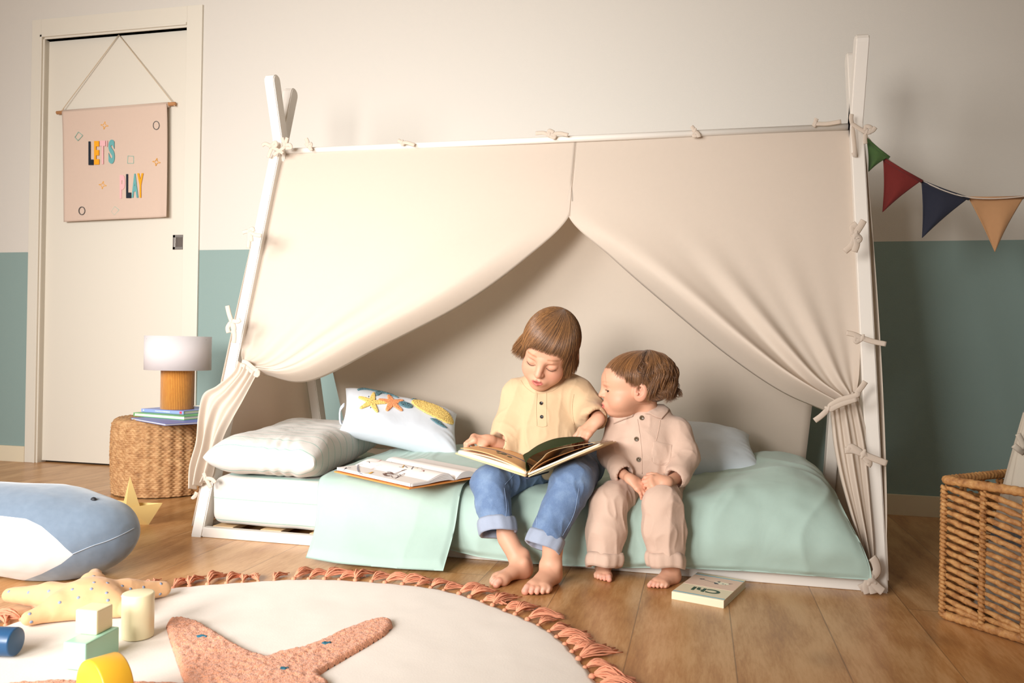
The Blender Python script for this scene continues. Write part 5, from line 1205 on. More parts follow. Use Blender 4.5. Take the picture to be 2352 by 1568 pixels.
def lash_parts(b, s=1.0, toddler=False):
    for x in (-1, 1):
        if toddler: pts = [(x * .0175, -.0780, -.0010), (x * .0240, -.0795, .0006), (x * .031, -.0790, .0003), (x * .0395, -.0742, -.0025)]
        else: pts = [(x * .0160, -.0768, -.0035), (x * .0225, -.0784, -.0066), (x * .030, -.0782, -.0080), (x * .037, -.0752, -.0066), (x * .0420, -.0715, -.0035)]
        b.tube(spline(np.array(pts) * s, 14), np.interp(np.linspace(0, 1, 14), [0, .5, 1], [.0003, .0009, .0005]) * s, 6)
        for k in range(9):
            t = k / 8; p = spline(np.array(pts) * s, 9)[k]; d = np.array([x * (.0010 + .0030 * t), -.0032, -.0030 if not toddler else -.0010]) * s; b.tube([p, p + d * .6, p + d + (0, 0, .0006)], [.00035, .0003, .0001], 4)

def hand(s, curls, spread=0.10, thumb=(0.5, 0.5, 0.4), side=1, forearm=None, h=0.0013, tout=0.9):
    """local hand: wrist at origin, fingers +x, palm faces -z, thumb on +y*side. length about .125*s"""
    V = Vol((-.17 * s if forearm is not None else -.03, -.075 * s, -.085 * s), (.135 * s, .075 * s, .05 * s), h)
    V.cap((0, -.006 * s, 0), (.050 * s, -.014 * s, 0), .0165 * s, .0145 * s, flat=((0, 0, 1), .72)); V.cap((0, .006 * s, 0), (.050 * s, .014 * s, 0), .0165 * s, .0145 * s, k=.010, flat=((0, 0, 1), .72))
    V.cap((.010 * s, .012 * s * side, -.005 * s), (.034 * s, .020 * s * side, -.008 * s), .012 * s, .009 * s, k=.010)
    nails = []
    L = [(.026, .016, .013), (.030, .018, .014), (.027, .017, .014), (.021, .013, .012)]; ys = [.0215, .0075, -.0065, -.0200]; R = [.0076, .0078, .0074, .0066]; bx = [.054, .057, .054, .049]
    for i in range(4):
        p = np.array([bx[i], ys[i] * side, 0]) * s; a = 0.0; yaw = (1.5 - i) * spread * side; pts = [p]; V.ell(p + (0, 0, .0015 * s), (.0082 * s, .0078 * s, .0078 * s), k=.007)
        for j in range(3):
            a += curls[i][j]; d = np.array([math.cos(a) * math.cos(yaw), math.cos(a) * math.sin(yaw), -math.sin(a)]); p = p + d * L[i][j] * s; pts.append(p)
        r = R[i] * s; rr = [r * 1.08, r, r * .93, r * .80]
        for j in range(3): V.cap(pts[j], pts[j + 1], rr[j], rr[j + 1], k=.0016 if j else .005)
        up = np.array([math.sin(a) * math.cos(yaw), math.sin(a) * math.sin(yaw), math.cos(a)]); nails.append((pts[3] + up * r * .62, d, up, r * .72))
    a1, a2, a3 = thumb; base = np.array([.014, .020 * side, -.006]) * s
    d0 = np.array([math.cos(tout) * math.cos(a1), side * math.sin(tout) * math.cos(a1), -math.sin(a1)]); p1 = base + d0 * .026 * s
    d1 = d0 + np.array([.25, -side * a2, -.15]); d1 /= np.linalg.norm(d1); p2 = p1 + d1 * .019 * s; d2 = d1 + np.array([.2, -side * a3, -.1]); d2 /= np.linalg.norm(d2); p3 = p2 + d2 * .015 * s
    V.cap(base, p1, .0115 * s, .0090 * s, k=.010); V.cap(p1, p2, .0088 * s, .0080 * s, k=.003); V.cap(p2, p3, .0080 * s, .0068 * s, k=.002)
    if forearm is not None: V.cap((0, 0, 0), forearm, .0175 * s, .026 * s, k=.010); V.cap((-.01 * s, 0, 0), (.012 * s, 0, 0), .0150 * s, .0160 * s, k=.008)
    v, f = V.mesh(); C = np.tile(SK, (len(v), 1)); C = mixc(C, .38 * sstep(v[:, 0], .045 * s, .10 * s), SKR); C = mixc(C, .18 * (vnoise(v, 90, 2) > .2), SKD)
    for p, d, up, r in nails: C = mixc(C, .6 * np.clip(gs(v, p, (r, r, r)) * 1.5, 0, 1), np.array(lin('#efc4b2')[:3]))
    C = mixc(C, .35 * gs(v, p3, (.012 * s,) * 3), SKR)
    return v, f, C
def foot(L, side=1, shin=None, h=0.0014, shr=(.024, .032), splay=0.0, fat=1.0):
    """local foot: heel back at origin, toes +x, sole z=0, big toe on +y*side"""
    s = L / .17; V = Vol((-.03 * s, -.06 * s, -.005), (.19 * s, .06 * s, .20 * s if shin is not None else .1 * s), h)
    V.ell((.024 * s, 0, .021 * s), (.026 * s, .022 * s * fat, .021 * s)); V.cap((.030 * s, -.002 * s * side, .020 * s), (.105 * s, -.012 * s * side, .014 * s), .020 * s * fat, .013 * s, k=.012)
    V.cap((.040 * s, .004 * s * side, .034 * s), (.112 * s, .014 * s * side, .015 * s), .020 * s * fat, .0145 * s, k=.018); V.ell((.112 * s, .014 * s * side, .0140 * s), (.018 * s, .017 * s, .0140 * s), k=.010); V.ell((.104 * s, -.016 * s * side, .0115 * s), (.018 * s, .014 * s, .0115 * s), k=.010)
    tx = [.128, .131, .127, .121, .113]; ty = [.0205, .0060, -.0055, -.0158, -.0250]; tr = [.0100, .0068, .0066, .0063, .0060]; tl = [.026, .021, .019, .016, .013]
    for i in range(5):
        y = ty[i] * side * s; a = (ty[i] * 3 * side); b0 = np.array([(tx[i] - .012) * s, y, .0115 * s]); m = b0 + np.array([tl[i] * .55 * s, a * tl[i] * s * .5, .0030 * s]); e = b0 + np.array([tl[i] * s, a * tl[i] * s, -.0030 * s]); r = tr[i] * s
        V.cap(b0, m, r, r * .95, k=.006 * s); V.cap(m, e, r * .95, r * .95, k=.0015)
    for sd in (1, -1): V.ell((.040 * s, .021 * s * sd * fat, .050 * s), (.008 * s, .006 * s, .008 * s), k=.012)
    if shin is not None:
        V.cap((.034 * s, 0, .040 * s), tuple(np.array(shin)), shr[0] * s, shr[1] * s, k=.020 * s); V.cap((.020 * s, 0, .020 * s), (.022 * s, 0, .065 * s), .013 * s, .012 * s, k=.018 * s)
    v, f = V.mesh(); v[:, 2] = np.maximum(v[:, 2], .0005); C = np.tile(SK, (len(v), 1)); C = mixc(C, .5 * sstep(v[:, 0], .118 * s, .145 * s), SKR); C = mixc(C, .45 * gs(v, (.01 * s, 0, .012 * s), (.03 * s, .04 * s, .02 * s)), SKR); C = mixc(C, .35 * sstep(-v[:, 2], -.010 * s, -.001), SKR)
    for i in range(5):
        e = np.array([(tx[i] - .012 + tl[i]) * s, ty[i] * side * s * 1.08, (.0085 + tr[i] * .75) * s]); C = mixc(C, .5 * np.clip(gs(v, e, (tr[i] * .7 * s,) * 3) * 1.4, 0, 1), np.array(lin('#f0c8b6')[:3]))
    return v, f, C
def mat_axes(o, x, z):
    """matrix with local x along x, local z as close to z as possible"""
    x = Vector(x).normalized(); y = Vector(z).cross(x).normalized(); z = x.cross(y); return Matrix(((x.x, y.x, z.x, o[0]), (x.y, y.y, z.y, o[1]), (x.z, y.z, z.z, o[2]), (0, 0, 0, 1)))
def hair_strands(crown, cen, rad, hem, n, nclump, seed, colors, sweep, flip, curl=0.0, rs=.0010, lift=.0025, zlow=None, npts=12):
    r = np.random.RandomState(seed); Vs = []; Fs = []; Cs = []; k0 = 0; sides = 4
    cl = r.rand(nclump) * 2 * PI; cstart = r.rand(nclump); coff = r.randn(nclump, 3) * .002
    for i in range(n):
        c = r.randint(nclump); ph = cl[c] + r.randn() * .13; t0 = cstart[c] * .55 * r.rand(); hemz, fo = hem(ph + sweep(ph) * .9); T = np.linspace(t0, 1, npts); layer = lift * (r.rand() * 1.6 - .3) * 1.0
        sw = sweep(ph); P = []
        lenj = 1 - .10 * r.rand() ** 2; cc = coff[c]; cph = r.rand() * 6.28; cph2 = cl[c] * 7
        for t in T:
            # polar walk from the crown down to the hem, over an ellipsoid then hanging straight
            t_ = t * lenj; pp = ph + sw * t_ ** 1.2 + (cl[c] - ph) * .35 * t_ ** 2
            zt_top = rad[2]; S_ = PI / 2 * rad[2] + max(0, -hemz); s_ = t_ * (PI / 2 * zt_top + (-hemz if hemz < 0 else 0)) if hemz < 0 else t_ * math.acos(min(1, hemz / rad[2])) * rad[2]
            th_ = s_ / rad[2]
            if th_ <= PI / 2: rr = math.sin(th_); zz = math.cos(th_) * rad[2]
            else: rr = 1.0; zz = -(s_ - PI / 2 * rad[2])
            fl = fo * max(0, t_ - .72) / .28
            x = (rad[0] + layer) * rr * math.cos(pp); y = (rad[1] + layer) * rr * math.sin(pp); k = 1 + fl * 1.0
            if zz < 0: kk = 1 - .10 * min(1, -zz / .08); x *= kk; y *= kk
            wv = curl * t_ ** 1.2
            x = x * k + wv * math.sin(t_ * 17 + cph2) * (.5 + .5 * math.sin(pp)) ; y = y * k + wv * math.cos(t_ * 17 + cph2) * .9; zz = zz + wv * .8 * math.sin(t_ * 17 + cph2 + 1.2) + abs(fl) * .010 * (fl > 0)
            q = [x + crown[0] * (1 - rr) + cc[0] * t_, y + crown[1] * (1 - rr) + cc[1] * t_, zz + cc[2] * t_ * .5]
            if q[2] > 0:
                e_ = math.sqrt((q[0] / rad[0]) ** 2 + (q[1] / rad[1]) ** 2 + (q[2] / rad[2]) ** 2) + 1e-9; g_ = (1 + (layer + .0015) / rad[2]) / e_; g_ = max(g_, 1.0) if (wv or fl) else g_; q = [q[0] * g_, q[1] * g_, q[2] * g_]
            P.append(tuple(q))
        P = np.array(P) + cen; rad_ = rs * (.7 + .6 * r.rand()) * np.interp(np.linspace(0, 1, npts), [0, .15, .7, 1], [.6, 1, .9, .18])
        v, f = tube(P, rad_, sides, cap=False); Vs.append(v); Fs.append(np.array(f) + k0); k0 += len(v); cm = r.rand() ** 1.5 * .75 + .25 * (math.sin(cl[c] * 31) * .5 + .5); col = np.array(colors[0]) * (1 - cm) + np.array(colors[1]) * cm; g = np.repeat(np.linspace(0, 1, npts), sides)[:, None]; Cs.append(col * (0.88 + .22 * g))
    return np.concatenate(Vs), np.concatenate(Fs), np.concatenate(Cs)
def sdf_obj(name, V, mats, parent, seed=0, folds=(), it=2, h=None):
    v, f = V.mesh(); v = relax(v, f, it)
    N = vnormals(v, f)
    for amp, sc, ax, kind in folds:
        Q = v * np.array(ax) ; n1 = vnoise(Q + .25 * vnoise(v, sc * .5, seed + 5)[:, None] / sc * 2, sc, seed)
        if kind == 'ridge': d = amp * ((1 - np.abs(n1)) ** 3 - .25)
        else: d = amp * n1
        v = v + N * d[:, None]; seed += 3
    v = relax(v, f, 1, .3)
    o = link(name, np_mesh(v, f), mats, parent); o['_tmp'] = 1; del o['_tmp']
    return o, v, f
class Drape:
    """puts photo-located details on a garment surface as real relief"""
    def __init__(s, v, f): s.b = BVHTree.FromPolygons([tuple(p) for p in v], f.tolist())
    def hit(s, u, vv, off=0.0):
        o_ = Vector((CX, CY, CZ)); d_ = (Vector(at(u, vv, y=2.0)) - o_).normalized(); h = s.b.ray_cast(o_, d_); return (None, None) if h[0] is None else (np.array(h[0] + h[1] * off), np.array(h[1]))
    def line(s, pts, r, off=0.0004, n=24):
        P = [s.hit(*p, off)[0] for p in spline(pts, n)]; P = [p for p in P if p is not None]
        return tube(P, r, 6) if len(P) > 2 else None
    def patch(s, poly, h, step=2.0, rim=None, off=0.0):
        def surf(x, y):
            P = np.zeros((len(x), 3)); N = np.zeros((len(x), 3)); last = None
            for i, (a, c) in enumerate(zip(x, y)):
                p, n = s.hit(a, c, off)
                if p is None: p, n = last if last is not None else (np.array(at(a, c, y=0.1)), np.array([0, -1., 0]))
                P[i], N[i] = p, n; last = (p, n)
            return P, N
        V, F = patch(poly, surf, h, step, rim=rim or 3.0); return V, F
    def button(s, u, v, r, m, parent, name='button'):
        p, n = s.hit(u, v, .0006); b = MB(); R = Vector(n).to_track_quat('Z', 'Y').to_matrix(); b.lathe([(0, .0010), (r * .55, .0010), (r * .72, .0019), (r * .92, .0019), (r, .0008), (r, -.0006)], p, 20, R=R)
        for k in range(4): a = k * PI / 2 + .7; q = R @ Vector((r * .25 * math.cos(a), r * .25 * math.sin(a), .0010)); b.lathe([(0, .0004), (r * .1, .0003), (r * .1, 0)], p + np.array(q), 8, mi=1, R=R)
        return b.build(name, [m, M_DARK], parent)
def ring(c, ax, r, hgt, th, sq=(1, 1), wob=.001, seed=0, name='cuff', mats=None, parent=None, tilt=0.0, n=72):
    """rolled cuff: closed loop profile swept round an axis"""
    A = Vector(ax).normalized(); X = A.orthogonal().normalized(); X = Vector((1, 0, 0)) - A * A.x; X.normalize(); Y = A.cross(X)
    prof = [(r - th, -hgt / 2), (r - th * .2, -hgt / 2 - th * .2), (r, -hgt / 2 + th * .4), (r + th * .12, 0), (r + th * .05, hgt / 2 - th * .5), (r - th * .25, hgt / 2 + th * .25), (r - th, hgt / 2), (r - th, 0)]
    V = []; m = len(prof)
    for i in range(n):
        a = 2 * PI * i / n; wv = wob * (math.sin(a * 5 + seed) + .6 * math.sin(a * 11 + seed * 2))
        for k, (pr, pz) in enumerate(prof):
            R_ = pr + wv; z = pz + wob * 1.2 * math.sin(a * 3 + seed) + tilt * math.cos(a) ; V.append(np.array(c) + np.array(X) * R_ * math.cos(a) * sq[0] + np.array(Y) * R_ * math.sin(a) * sq[1] + np.array(A) * z)
    F = [[i * m + k, ((i + 1) % n) * m + k, ((i + 1) % n) * m + (k + 1) % m, i * m + (k + 1) % m] for i in range(n) for k in range(m)]
    return link(name, np_mesh(np.array(V), np.array(F)[:, ::-1]), mats, parent)

# ================================================================== THE OLDER CHILD
def denim():
    t = NT('blue_denim'); v = t.coord(); n = t.noise(v, 14, 4, .6); g = t.noise(t.coord(scale=(1, 1, .25)), 900, 2); f = t.noise(v, 500, 2)
    c = t.ramp(n, [(.30, lin('#40567a')), (.50, lin('#566f94')), (.70, lin('#7c94b2'))]); c = t.mix(t.math('MULTIPLY', g, .45), c, lin('#95aac6')); c = t.mix(t.math('MULTIPLY', f, .25), c, lin('#3a4f74')); t.col(c); t.set(rough=.85, sheen=.15, spec=.2)
    b1 = t.node('ShaderNodeBump'); b1.inputs['Strength'].default_value = .35; b1.inputs['Distance'].default_value = .0008; t.link(g, b1.inputs['Height']); t.bump(t.noise(v, 22, 3, .5, .8), .35, .006, b1.outputs[0]); return t.m
M_DENIM = denim(); M_CUFF = mat_cloth('pale_inside_denim', '#9aa3b5', 900, 30, .2, .06); M_STITCH = mat_plain('pale_stitching', '#8ea2c0', .9)
M_SHIRT = mat_cloth('butter_yellow_muslin', '#ccae8a', 800, 22, 0.45, 0.025, wr_dist=0.004); M_LINEN = mat_cloth('rose_beige_linen', '#cbae9b', 900, 24, 0.4, 0.02, wr_dist=0.004)

boy = thing('person', 'child in yellow henley shirt and rolled blue jeans reading a book on the bed', 'person', (1.15, 0.15, 0.0))
def PI_(o): o.matrix_parent_inverse = Matrix.Translation(-Vector(o.parent.location)) if o.parent.type == 'EMPTY' else Matrix.Identity(4); return o
# --- head pose
HB = W(1260, 808, 0.055)
Rb = Matrix.Rotation(math.radians(2), 4, 'Z') @ Matrix.Rotation(math.radians(15), 4, 'Y') @ Matrix.Rotation(math.radians(30), 4, 'X')
MHB = Matrix.Translation(Vector(HB)) @ Rb @ Matrix.Scale(1.01, 4)
hv, hf, hc = head(1.0); parts = [(xf(hv, MHB), hf, hc)]
# --- arms and hands. image left hand (the child's right) pinches the page edge
wrL, elL, shL = W(1122, 1010, .005), W(1170, 1030, .055), W(1178, 915, .105)
wrR, elR, shR = W(1372, 966, .005), W(1374, 952, .090), W(1335, 910, .125)
cl = [(.55, .9, .5), (.7, 1.0, .6), (.8, 1.05, .6), (.9, 1.1, .6)]
M1 = mat_axes(wrL, (-.88, -.42, .10), (.10, -.25, .95)); fa = np.array((M1.inverted() @ Vector(elL)))
v, f, C = hand(.80, cl, .06, (.75, .4, .3), -1 * -1, forearm=tuple(fa), tout=.65); parts.append((xf(v, M1), f, C))
M2 = mat_axes(wrR, (-.66, -.34, -.66), (-.40, -.62, .68)); fa = np.array((M2.inverted() @ Vector(elR)))
v, f, C = hand(.90, [(.25, .45, .3), (.3, .5, .3), (.35, .5, .35), (.35, .55, .4)], .08, (.6, .3, .3), -1, forearm=tuple(fa), tout=.7); parts.append((xf(v, M2), f, C))
# --- feet
def place_foot(L, toe, heel, side, knee, fat=1.0, shr=(.024, .032)):
    d = np.array(toe) - np.array(heel); M = mat_axes((heel[0], heel[1], 0.0), (d[0], d[1], 0), (0, 0, 1)); sh = np.array(M.inverted() @ Vector(knee)); v, f, C = foot(L, side, shin=tuple(sh), fat=fat, shr=shr); return xf(v, M), f, C
toeL, toeR = at(1108, 1350, z=0), at(1214, 1376, z=0)
kneeL, kneeR = W(1126, 1112, -.085), W(1314, 1110, -.105)
ankL, ankR = W(1158, 1258, -.130), W(1246, 1285, -.205)
def toward(toe, ang, L): return (toe[0] - math.cos(ang) * L, toe[1] - math.sin(ang) * L)
fL = place_foot(.165, toeL[:2], toward(toeL, math.atan2(-.80, -.55), .165), 1, ankL + (kneeL - ankL) * .40, shr=(.0235, .030)); parts.append(fL)
fR = place_foot(.170, toeR[:2], toward(toeR, math.atan2(-.97, -.22), .170), -1, ankR + (kneeR - ankR) * .38, shr=(.0235, .030)); parts.append(fR)
# --- hidden core of the body under the clothes, so that it is one figure
hipL, hipR, chest = np.array([1.075, .165, .262]), np.array([1.185, .165, .262]), W(1250, 945, .115)
neck = W(1262, 885, .110)
V = Vol((.85, -.30, .10), (1.42, .30, .62), .006)
V.cap(hipL, hipR, .052); V.cap((hipL + hipR) / 2, chest, .070, .066, k=.03); V.cap(chest + (-.045, 0, .03), chest + (.045, 0, .03), .040, k=.03); V.cap(chest, neck, .045, .034, k=.03); V.cap(neck, xf(np.array([[0, .035, -.08]]), MHB)[0], .034, .034, k=.02)
for sh, el in ((shL, elL), (shR, elR)): V.cap(chest + (sh - chest) * .6, sh, .034, .030, k=.03); V.cap(sh, el, .028, .021, k=.02)
for hp, kn, an in ((hipL, kneeL, ankL), (hipR, kneeR, ankR)): V.cap(hp, kn, .050, .036, k=.03); V.cap(kn, kn * .6 + an * .4, .034, .028, k=.02)
v, f = V.mesh(); parts.append((v, f, np.tile(SK, (len(v), 1))))
bv, bf, bc = join_np(parts)
body = PI_(link('body', np_mesh(bv, bf, colors=bc), M_SKIN, boy))
b = MB(); lash_parts(b); o = b.build('eyelashes', M_LASH, body); o.matrix_world = MHB; o.matrix_parent_inverse = Matrix.Identity(4)
# --- hair: bowl cut with a fringe, flicking out at the sides
HC = [lin('#513520')[:3], lin('#a87645')[:3]]
def hemB(ph):   # ph: 0 = +x (image right), -pi/2 = front
    fr = max(0, math.cos(ph + PI / 2)) ; back = max(0, math.cos(ph - PI / 2)); zs = -.060 if math.cos(ph) < 0 else -.080; z = np.interp(fr, [0, .62, .74, .86, 1], [zs, zs, -.022, .004, .010])
    fo = .42 * sstep(-math.cos(ph), .2, .7) * (1 - sstep(fr, .35, .7)) + .22 * sstep(math.cos(ph), .2, .7) * (1 - sstep(fr, .35, .7)); return z - .010 * back, fo
def sweepB(ph): return -.40 * max(0, math.cos(ph + PI / 2)) ** 1 - .10
cenB = np.array([0, .014, .034]); radB = (.0755, .0930, .0845)
v1, f1, c1 = hair_strands((.012, .035, 0), cenB, radB, hemB, 9000, 420, 3, HC, sweepB, None, 0.0, rs=.00062, lift=.0045)
V = Vol((-.12, -.13, -.10), (.12, .15, .15), .0025); V.ell(cenB, (.0735, .0905, .0815)); V.cap(cenB + (-.052, .012, -.01), cenB + (-.054, .022, -.060), .020, .013, k=.02); V.cap(cenB + (.052, .012, -.01), cenB + (.054, .022, -.070), .020, .013, k=.02); V.cap(cenB + (-.03, .045, -.03), cenB + (-.03, .045, -.070), .032, .022, k=.02); V.cap(cenB + (.03, .045, -.03), cenB + (.03, .045, -.075), .032, .022, k=.02)
V.box((0, -.085, -.052), (.058, .060, .070), rr=.03, k=.006, mode='cut'); V.ell((0, -.03, -.07), (.060, .075, .060), k=.004, mode='cut')
v2, f2 = V.mesh(); c2 = np.tile(np.array(HC[0]) * .8, (len(v2), 1))
hvv, hff, hcc = join_np([(v1, f1, c1), (v2, f2, c2)]); hr = link('hair', np_mesh(hvv, hff, colors=hcc), M_HAIR, boy); hr.matrix_parent_inverse = Matrix.Translation(-Vector(boy.location)); hr.matrix_basis = MHB
# --- shirt
V = Vol((.85, -.10, .16), (1.40, .33, .58), .0032)
ctr = lambda u, v_, y: W(u, v_, y)
V.ell(W(1252, 935, .115), (.098, .072, .085)); V.ell(W(1250, 1000, .100), (.104, .078, .100), k=.04); V.ell(W(1255, 1045, .110), (.112, .090, .070), k=.04)
V.cap(W(1192, 902, .11), W(1318, 898, .12), .040, .040, k=.03); V.cap(W(1235, 880, .10), W(1290, 872, .11), .030, .030, k=.03)
V.cap(W(1192, 912, .11), W(1172, 985, .075), .046, .046, k=.025); V.cap(W(1172, 985, .075), W(1160, 1022, .045), .046, .044, k=.02)
V.cap(W(1322, 905, .12), W(1354, 945, .110), .048, .046, k=.025); V.cap(W(1350, 942, .105), W(1364, 958, .045), .044, .036, k=.02)
eL = W(1158, 1024, .043); V.cap(eL, W(1128, 1012, .006), .034, .030, k=.003, mode='cut'); V.half(W(1367, 968, .035), (-.20, -.60, -.65), .055); V.cap(W(1368, 956, .06), wrR, .024, .030, k=.003, mode='cut')
V.cap(W(1243, 868, .065), W(1250, 815, .060), .036, .055, k=.004, mode='cut')
V.box((1.13, .10, .14), (.3, .4, .075), rr=.01, mode='cut')
sh, sv, sf = sdf_obj('shirt', V, M_SHIRT, boy, 21, folds=((.0050, 16, (1, 1, .45), 'ridge'), (.0022, 34, (1, 1, .6), 'ridge')), it=2); PI_(sh); DS = Drape(sv, sf)
M_BTN = mat_plain('dark_horn_button', '#2b2622', .25)
for u, y_ in ((1243, 926), (1244, 957)): DS.button(u, y_, .0052, M_BTN, sh)
b = MB()
for L_ in ([(1233, 902), (1232, 940), (1233, 978)], [(1255, 900), (1255, 940), (1256, 978)], [(1233, 978), (1245, 980), (1256, 978)], [(1196, 874), (1206, 888), (1228, 903), (1250, 902), (1275, 894), (1300, 872)], [(1290, 885), (1308, 920), (1316, 960), (1318, 1010)][:0] or [(1318, 905), (1314, 935), (1318, 975)]):
    t_ = DS.line(L_, .0009)
    if t_: b.add(t_[0], t_[1], 0, True)
b.build('seam', M_SHIRT, sh)
# --- jeans
V = Vol((.85, -.25, .10), (1.36, .30, .36), .0034)
hl, hr_ = np.array([1.080, .160, .262]), np.array([1.190, .160, .262])
V.cap(hl, hr_, .060); V.cap(hl, kneeL + (0, .012, 0), .062, .052, k=.03); V.cap(hr_, kneeR + (0, .012, 0), .062, .056, k=.03)
cufL, cufR = W(1141, 1206, -.135), W(1254, 1240, -.175)
V.cap(kneeL, kneeL * .5 + cufL * .5, .0505, .047, k=.012); V.cap(kneeL * .5 + cufL * .5, cufL, .047, .044, k=.01); V.cap(kneeR, kneeR * .5 + cufR * .5, .053, .046, k=.012); V.cap(kneeR * .5 + cufR * .5, cufR, .046, .041, k=.01)
for kn, cf in ((kneeL, cufL), (kneeR, cufR)):
    d = (cf - kn) / np.linalg.norm(cf - kn); V.half(cf + d * .004, d, .075); V.cap(cf - d * .02, cf + d * .02, .034, .036, k=.002, mode='cut')
je, jv, jf = sdf_obj('jeans', V, M_DENIM, boy, 33, folds=((.0055, 15, (1, 1, .55), 'ridge'), (.0025, 38, (1, 1, .5), 'ridge')), it=2); PI_(je); DJ = Drape(jv, jf)
dL, dR = cufL - kneeL, cufR - kneeR
c_ = ring(cufL + dL / np.linalg.norm(dL) * .004, -dL, .0520, .036, .0085, (1.0, .90), .0012, 1, 'cuff', M_CUFF, je, tilt=-.004); c_['label'] = 'pale rolled-up cuff'
c_ = ring(cufR + dR / np.linalg.norm(dR) * .004, -dR, .0490, .034, .0085, (1.0, .90), .0012, 4, 'cuff', M_CUFF, je, tilt=.003); c_['label'] = 'pale rolled-up cuff'
b = MB()
for L_ in ([(1205, 1060), (1180, 1090), (1160, 1112)], [(1158, 1120), (1163, 1160), (1162, 1190)], [(1236, 1130), (1234, 1175), (1232, 1220)], [(1330, 1120), (1318, 1180), (1292, 1230)]):
    t_ = DJ.line(L_, .0006)
    if t_: b.add(t_[0], t_[1], 0, True)
b.build('stitching', M_STITCH, je)

# ================================================================== THE BOOK BEING READ
S0 = W(1210, 1094, -.190); hb = thing('hardcover_book', 'large open hardcover picture book held on the older child\'s lap', 'book', tuple(S0))
L0, R0 = W(1046, 1041, -.150), W(1384, 1021, -.165); dp = np.array([.016, .185, -.012])
M_TANC = mat_plain('tan_book_cover', '#d9bd90', .5); M_PGT = mat_plain('peach_printed_page', '#ecb981', .6); M_PGG = mat_plain('dark_green_page', '#27351a', .85, spec=.15); M_PGB = mat_plain('brown_page', '#a9733e', .6); M_PGW = mat_plain('pale_page_block', '#eed9c2', .7); M_NVY = mat_plain('navy_spine_cloth', '#2c3347', .7)
def ruled(c0, c1, th=.0006, nv=10, sm=24, shift=0):
    A = spline(c0, sm) - S0; B = spline(c1, sm) - S0; G = np.array([[A[i] * (1 - j / (nv - 1)) + B[i] * (j / (nv - 1)) for j in range(nv)] for i in range(sm)]); return grid_mesh(G, th)
def bpiece(name, c0, m, th, dpp=dp, sm=24):
    V, F = ruled(c0, [np.array(p) + dpp for p in c0], th, sm=sm); return link(name, np_mesh(V, F), m, hb)
mid = lambda a, c, t, up=0.0: a * (1 - t) + c * t + np.array([0, 0, up])
nl_ = np.array([0, 0, 1.0])
bpiece('cover', [S0 + (-.004, 0, 0), mid(S0, L0, .5), L0], M_TANC, .0028); bpiece('cover', [S0 + (.004, 0, 0), mid(S0, R0, .5), R0], M_TANC, .0028)
bpiece('spine', [S0 + (-.007, 0, -.0015), S0 + (0, 0, -.005), S0 + (.007, 0, -.0015)], M_NVY, .003)
for t0, th, c, nm in ((.0060, .0075, M_PGW, 'page_block'),): bpiece('page_block', [S0 + (-.003, .002, .008), mid(S0, L0, .5, th), mid(S0, L0, .96, .006)], c, .0085, dp * .97); bpiece('page_block', [S0 + (.003, .002, .006), mid(S0, R0, .5, .0050), mid(S0, R0, .96, .0045)], c, .0050, dp * .97)
# the open peach page on the left, arching off the block
pgL = [S0 + (-.001, .002, .010), mid(S0, L0, .25, .022), mid(S0, L0, .55, .026), mid(S0, L0, .80, .022), mid(S0, L0, .93, .018)]
bpiece('page', pgL, M_PGT, .0008, dp * .97)['label'] = 'peach page with a blue line'
bpiece('page', [S0 + (-.001, .002, .009), mid(S0, L0, .3, .017), mid(S0, L0, .6, .017), mid(S0, L0, .94, .010)], M_PGW, .0008, dp * .97)
# print on that page: blue line with a leaf
lp = spline(pgL, 24)
def onp(t, d): i = t * 23; k = int(min(22, i)); return lp[k] + (lp[k + 1] - lp[k]) * (i - k) + dp * .97 * d + np.array([0, 0, .0012]) - S0
G = np.array([[onp(.03 + .80 * i / 29, .55 + .03 * j) for j in (0, 1)] for i in range(30)]); V, F = grid_mesh(G, .0003); link('print', np_mesh(V, F), mat_plain('indigo_print', '#3c4468', .6), hb)
for tt, dd, ra, rb in ((.42, .44, .020, .010), (.34, .40, .014, .008), (.50, .50, .012, .008), (.46, .36, .010, .006)):
    q = [onp(tt + ra * 5 * math.cos(a) * .35, dd + rb * 8 * math.sin(a)) for a in np.linspace(0, 2 * PI, 14, endpoint=False)]; b = MB(); b.add(q, [list(range(14))]); b.build('print', mat_plain('leaf_print', '#545a44', .6), hb)
# lifted dark green page and a brown one under it, held by the hand on the right
PR1 = [S0 + (0, .003, .004), W(1208, 1064, -.180), W(1219, 1048, -.170), W(1246, 1035, -.160), W(1280, 1026, -.150), W(1315, 1018, -.14), W(1343, 1012, -.135)]
V, F = ruled(PR1, [S0 + dp * .97, W(1203, 1050, .0), W(1216, 1036, .0), W(1240, 1020, .0), W(1275, 1007, -.01), W(1310, 1003, -.02), W(1334, 1003, -.03)], .0008, sm=30); o = link('page', np_mesh(V, F), M_PGG, hb); o['label'] = 'dark green page being turned'
PR2 = [S0 + (.001, .003, .005), W(1222, 1074, -.180), W(1244, 1054, -.175), W(1258, 1040, -.165), W(1285, 1030, -.155), W(1340, 1020, -.15), W(1366, 1016, -.15)]
V, F = ruled(PR2, [np.array(p) + dp * .9 for p in PR2], .0008, sm=30); link('page', np_mesh(V, F), M_TANC, hb)
PR3 = [S0 + (.001, .002, .004), mid(S0, R0, .2, .018), mid(S0, R0, .5, .018), mid(S0, R0, .9, .010)]; V, F = ruled(PR3, [np.array(p) + dp * .95 for p in PR3], .0008, sm=30); o = link('page', np_mesh(V, F), M_PGB, hb)

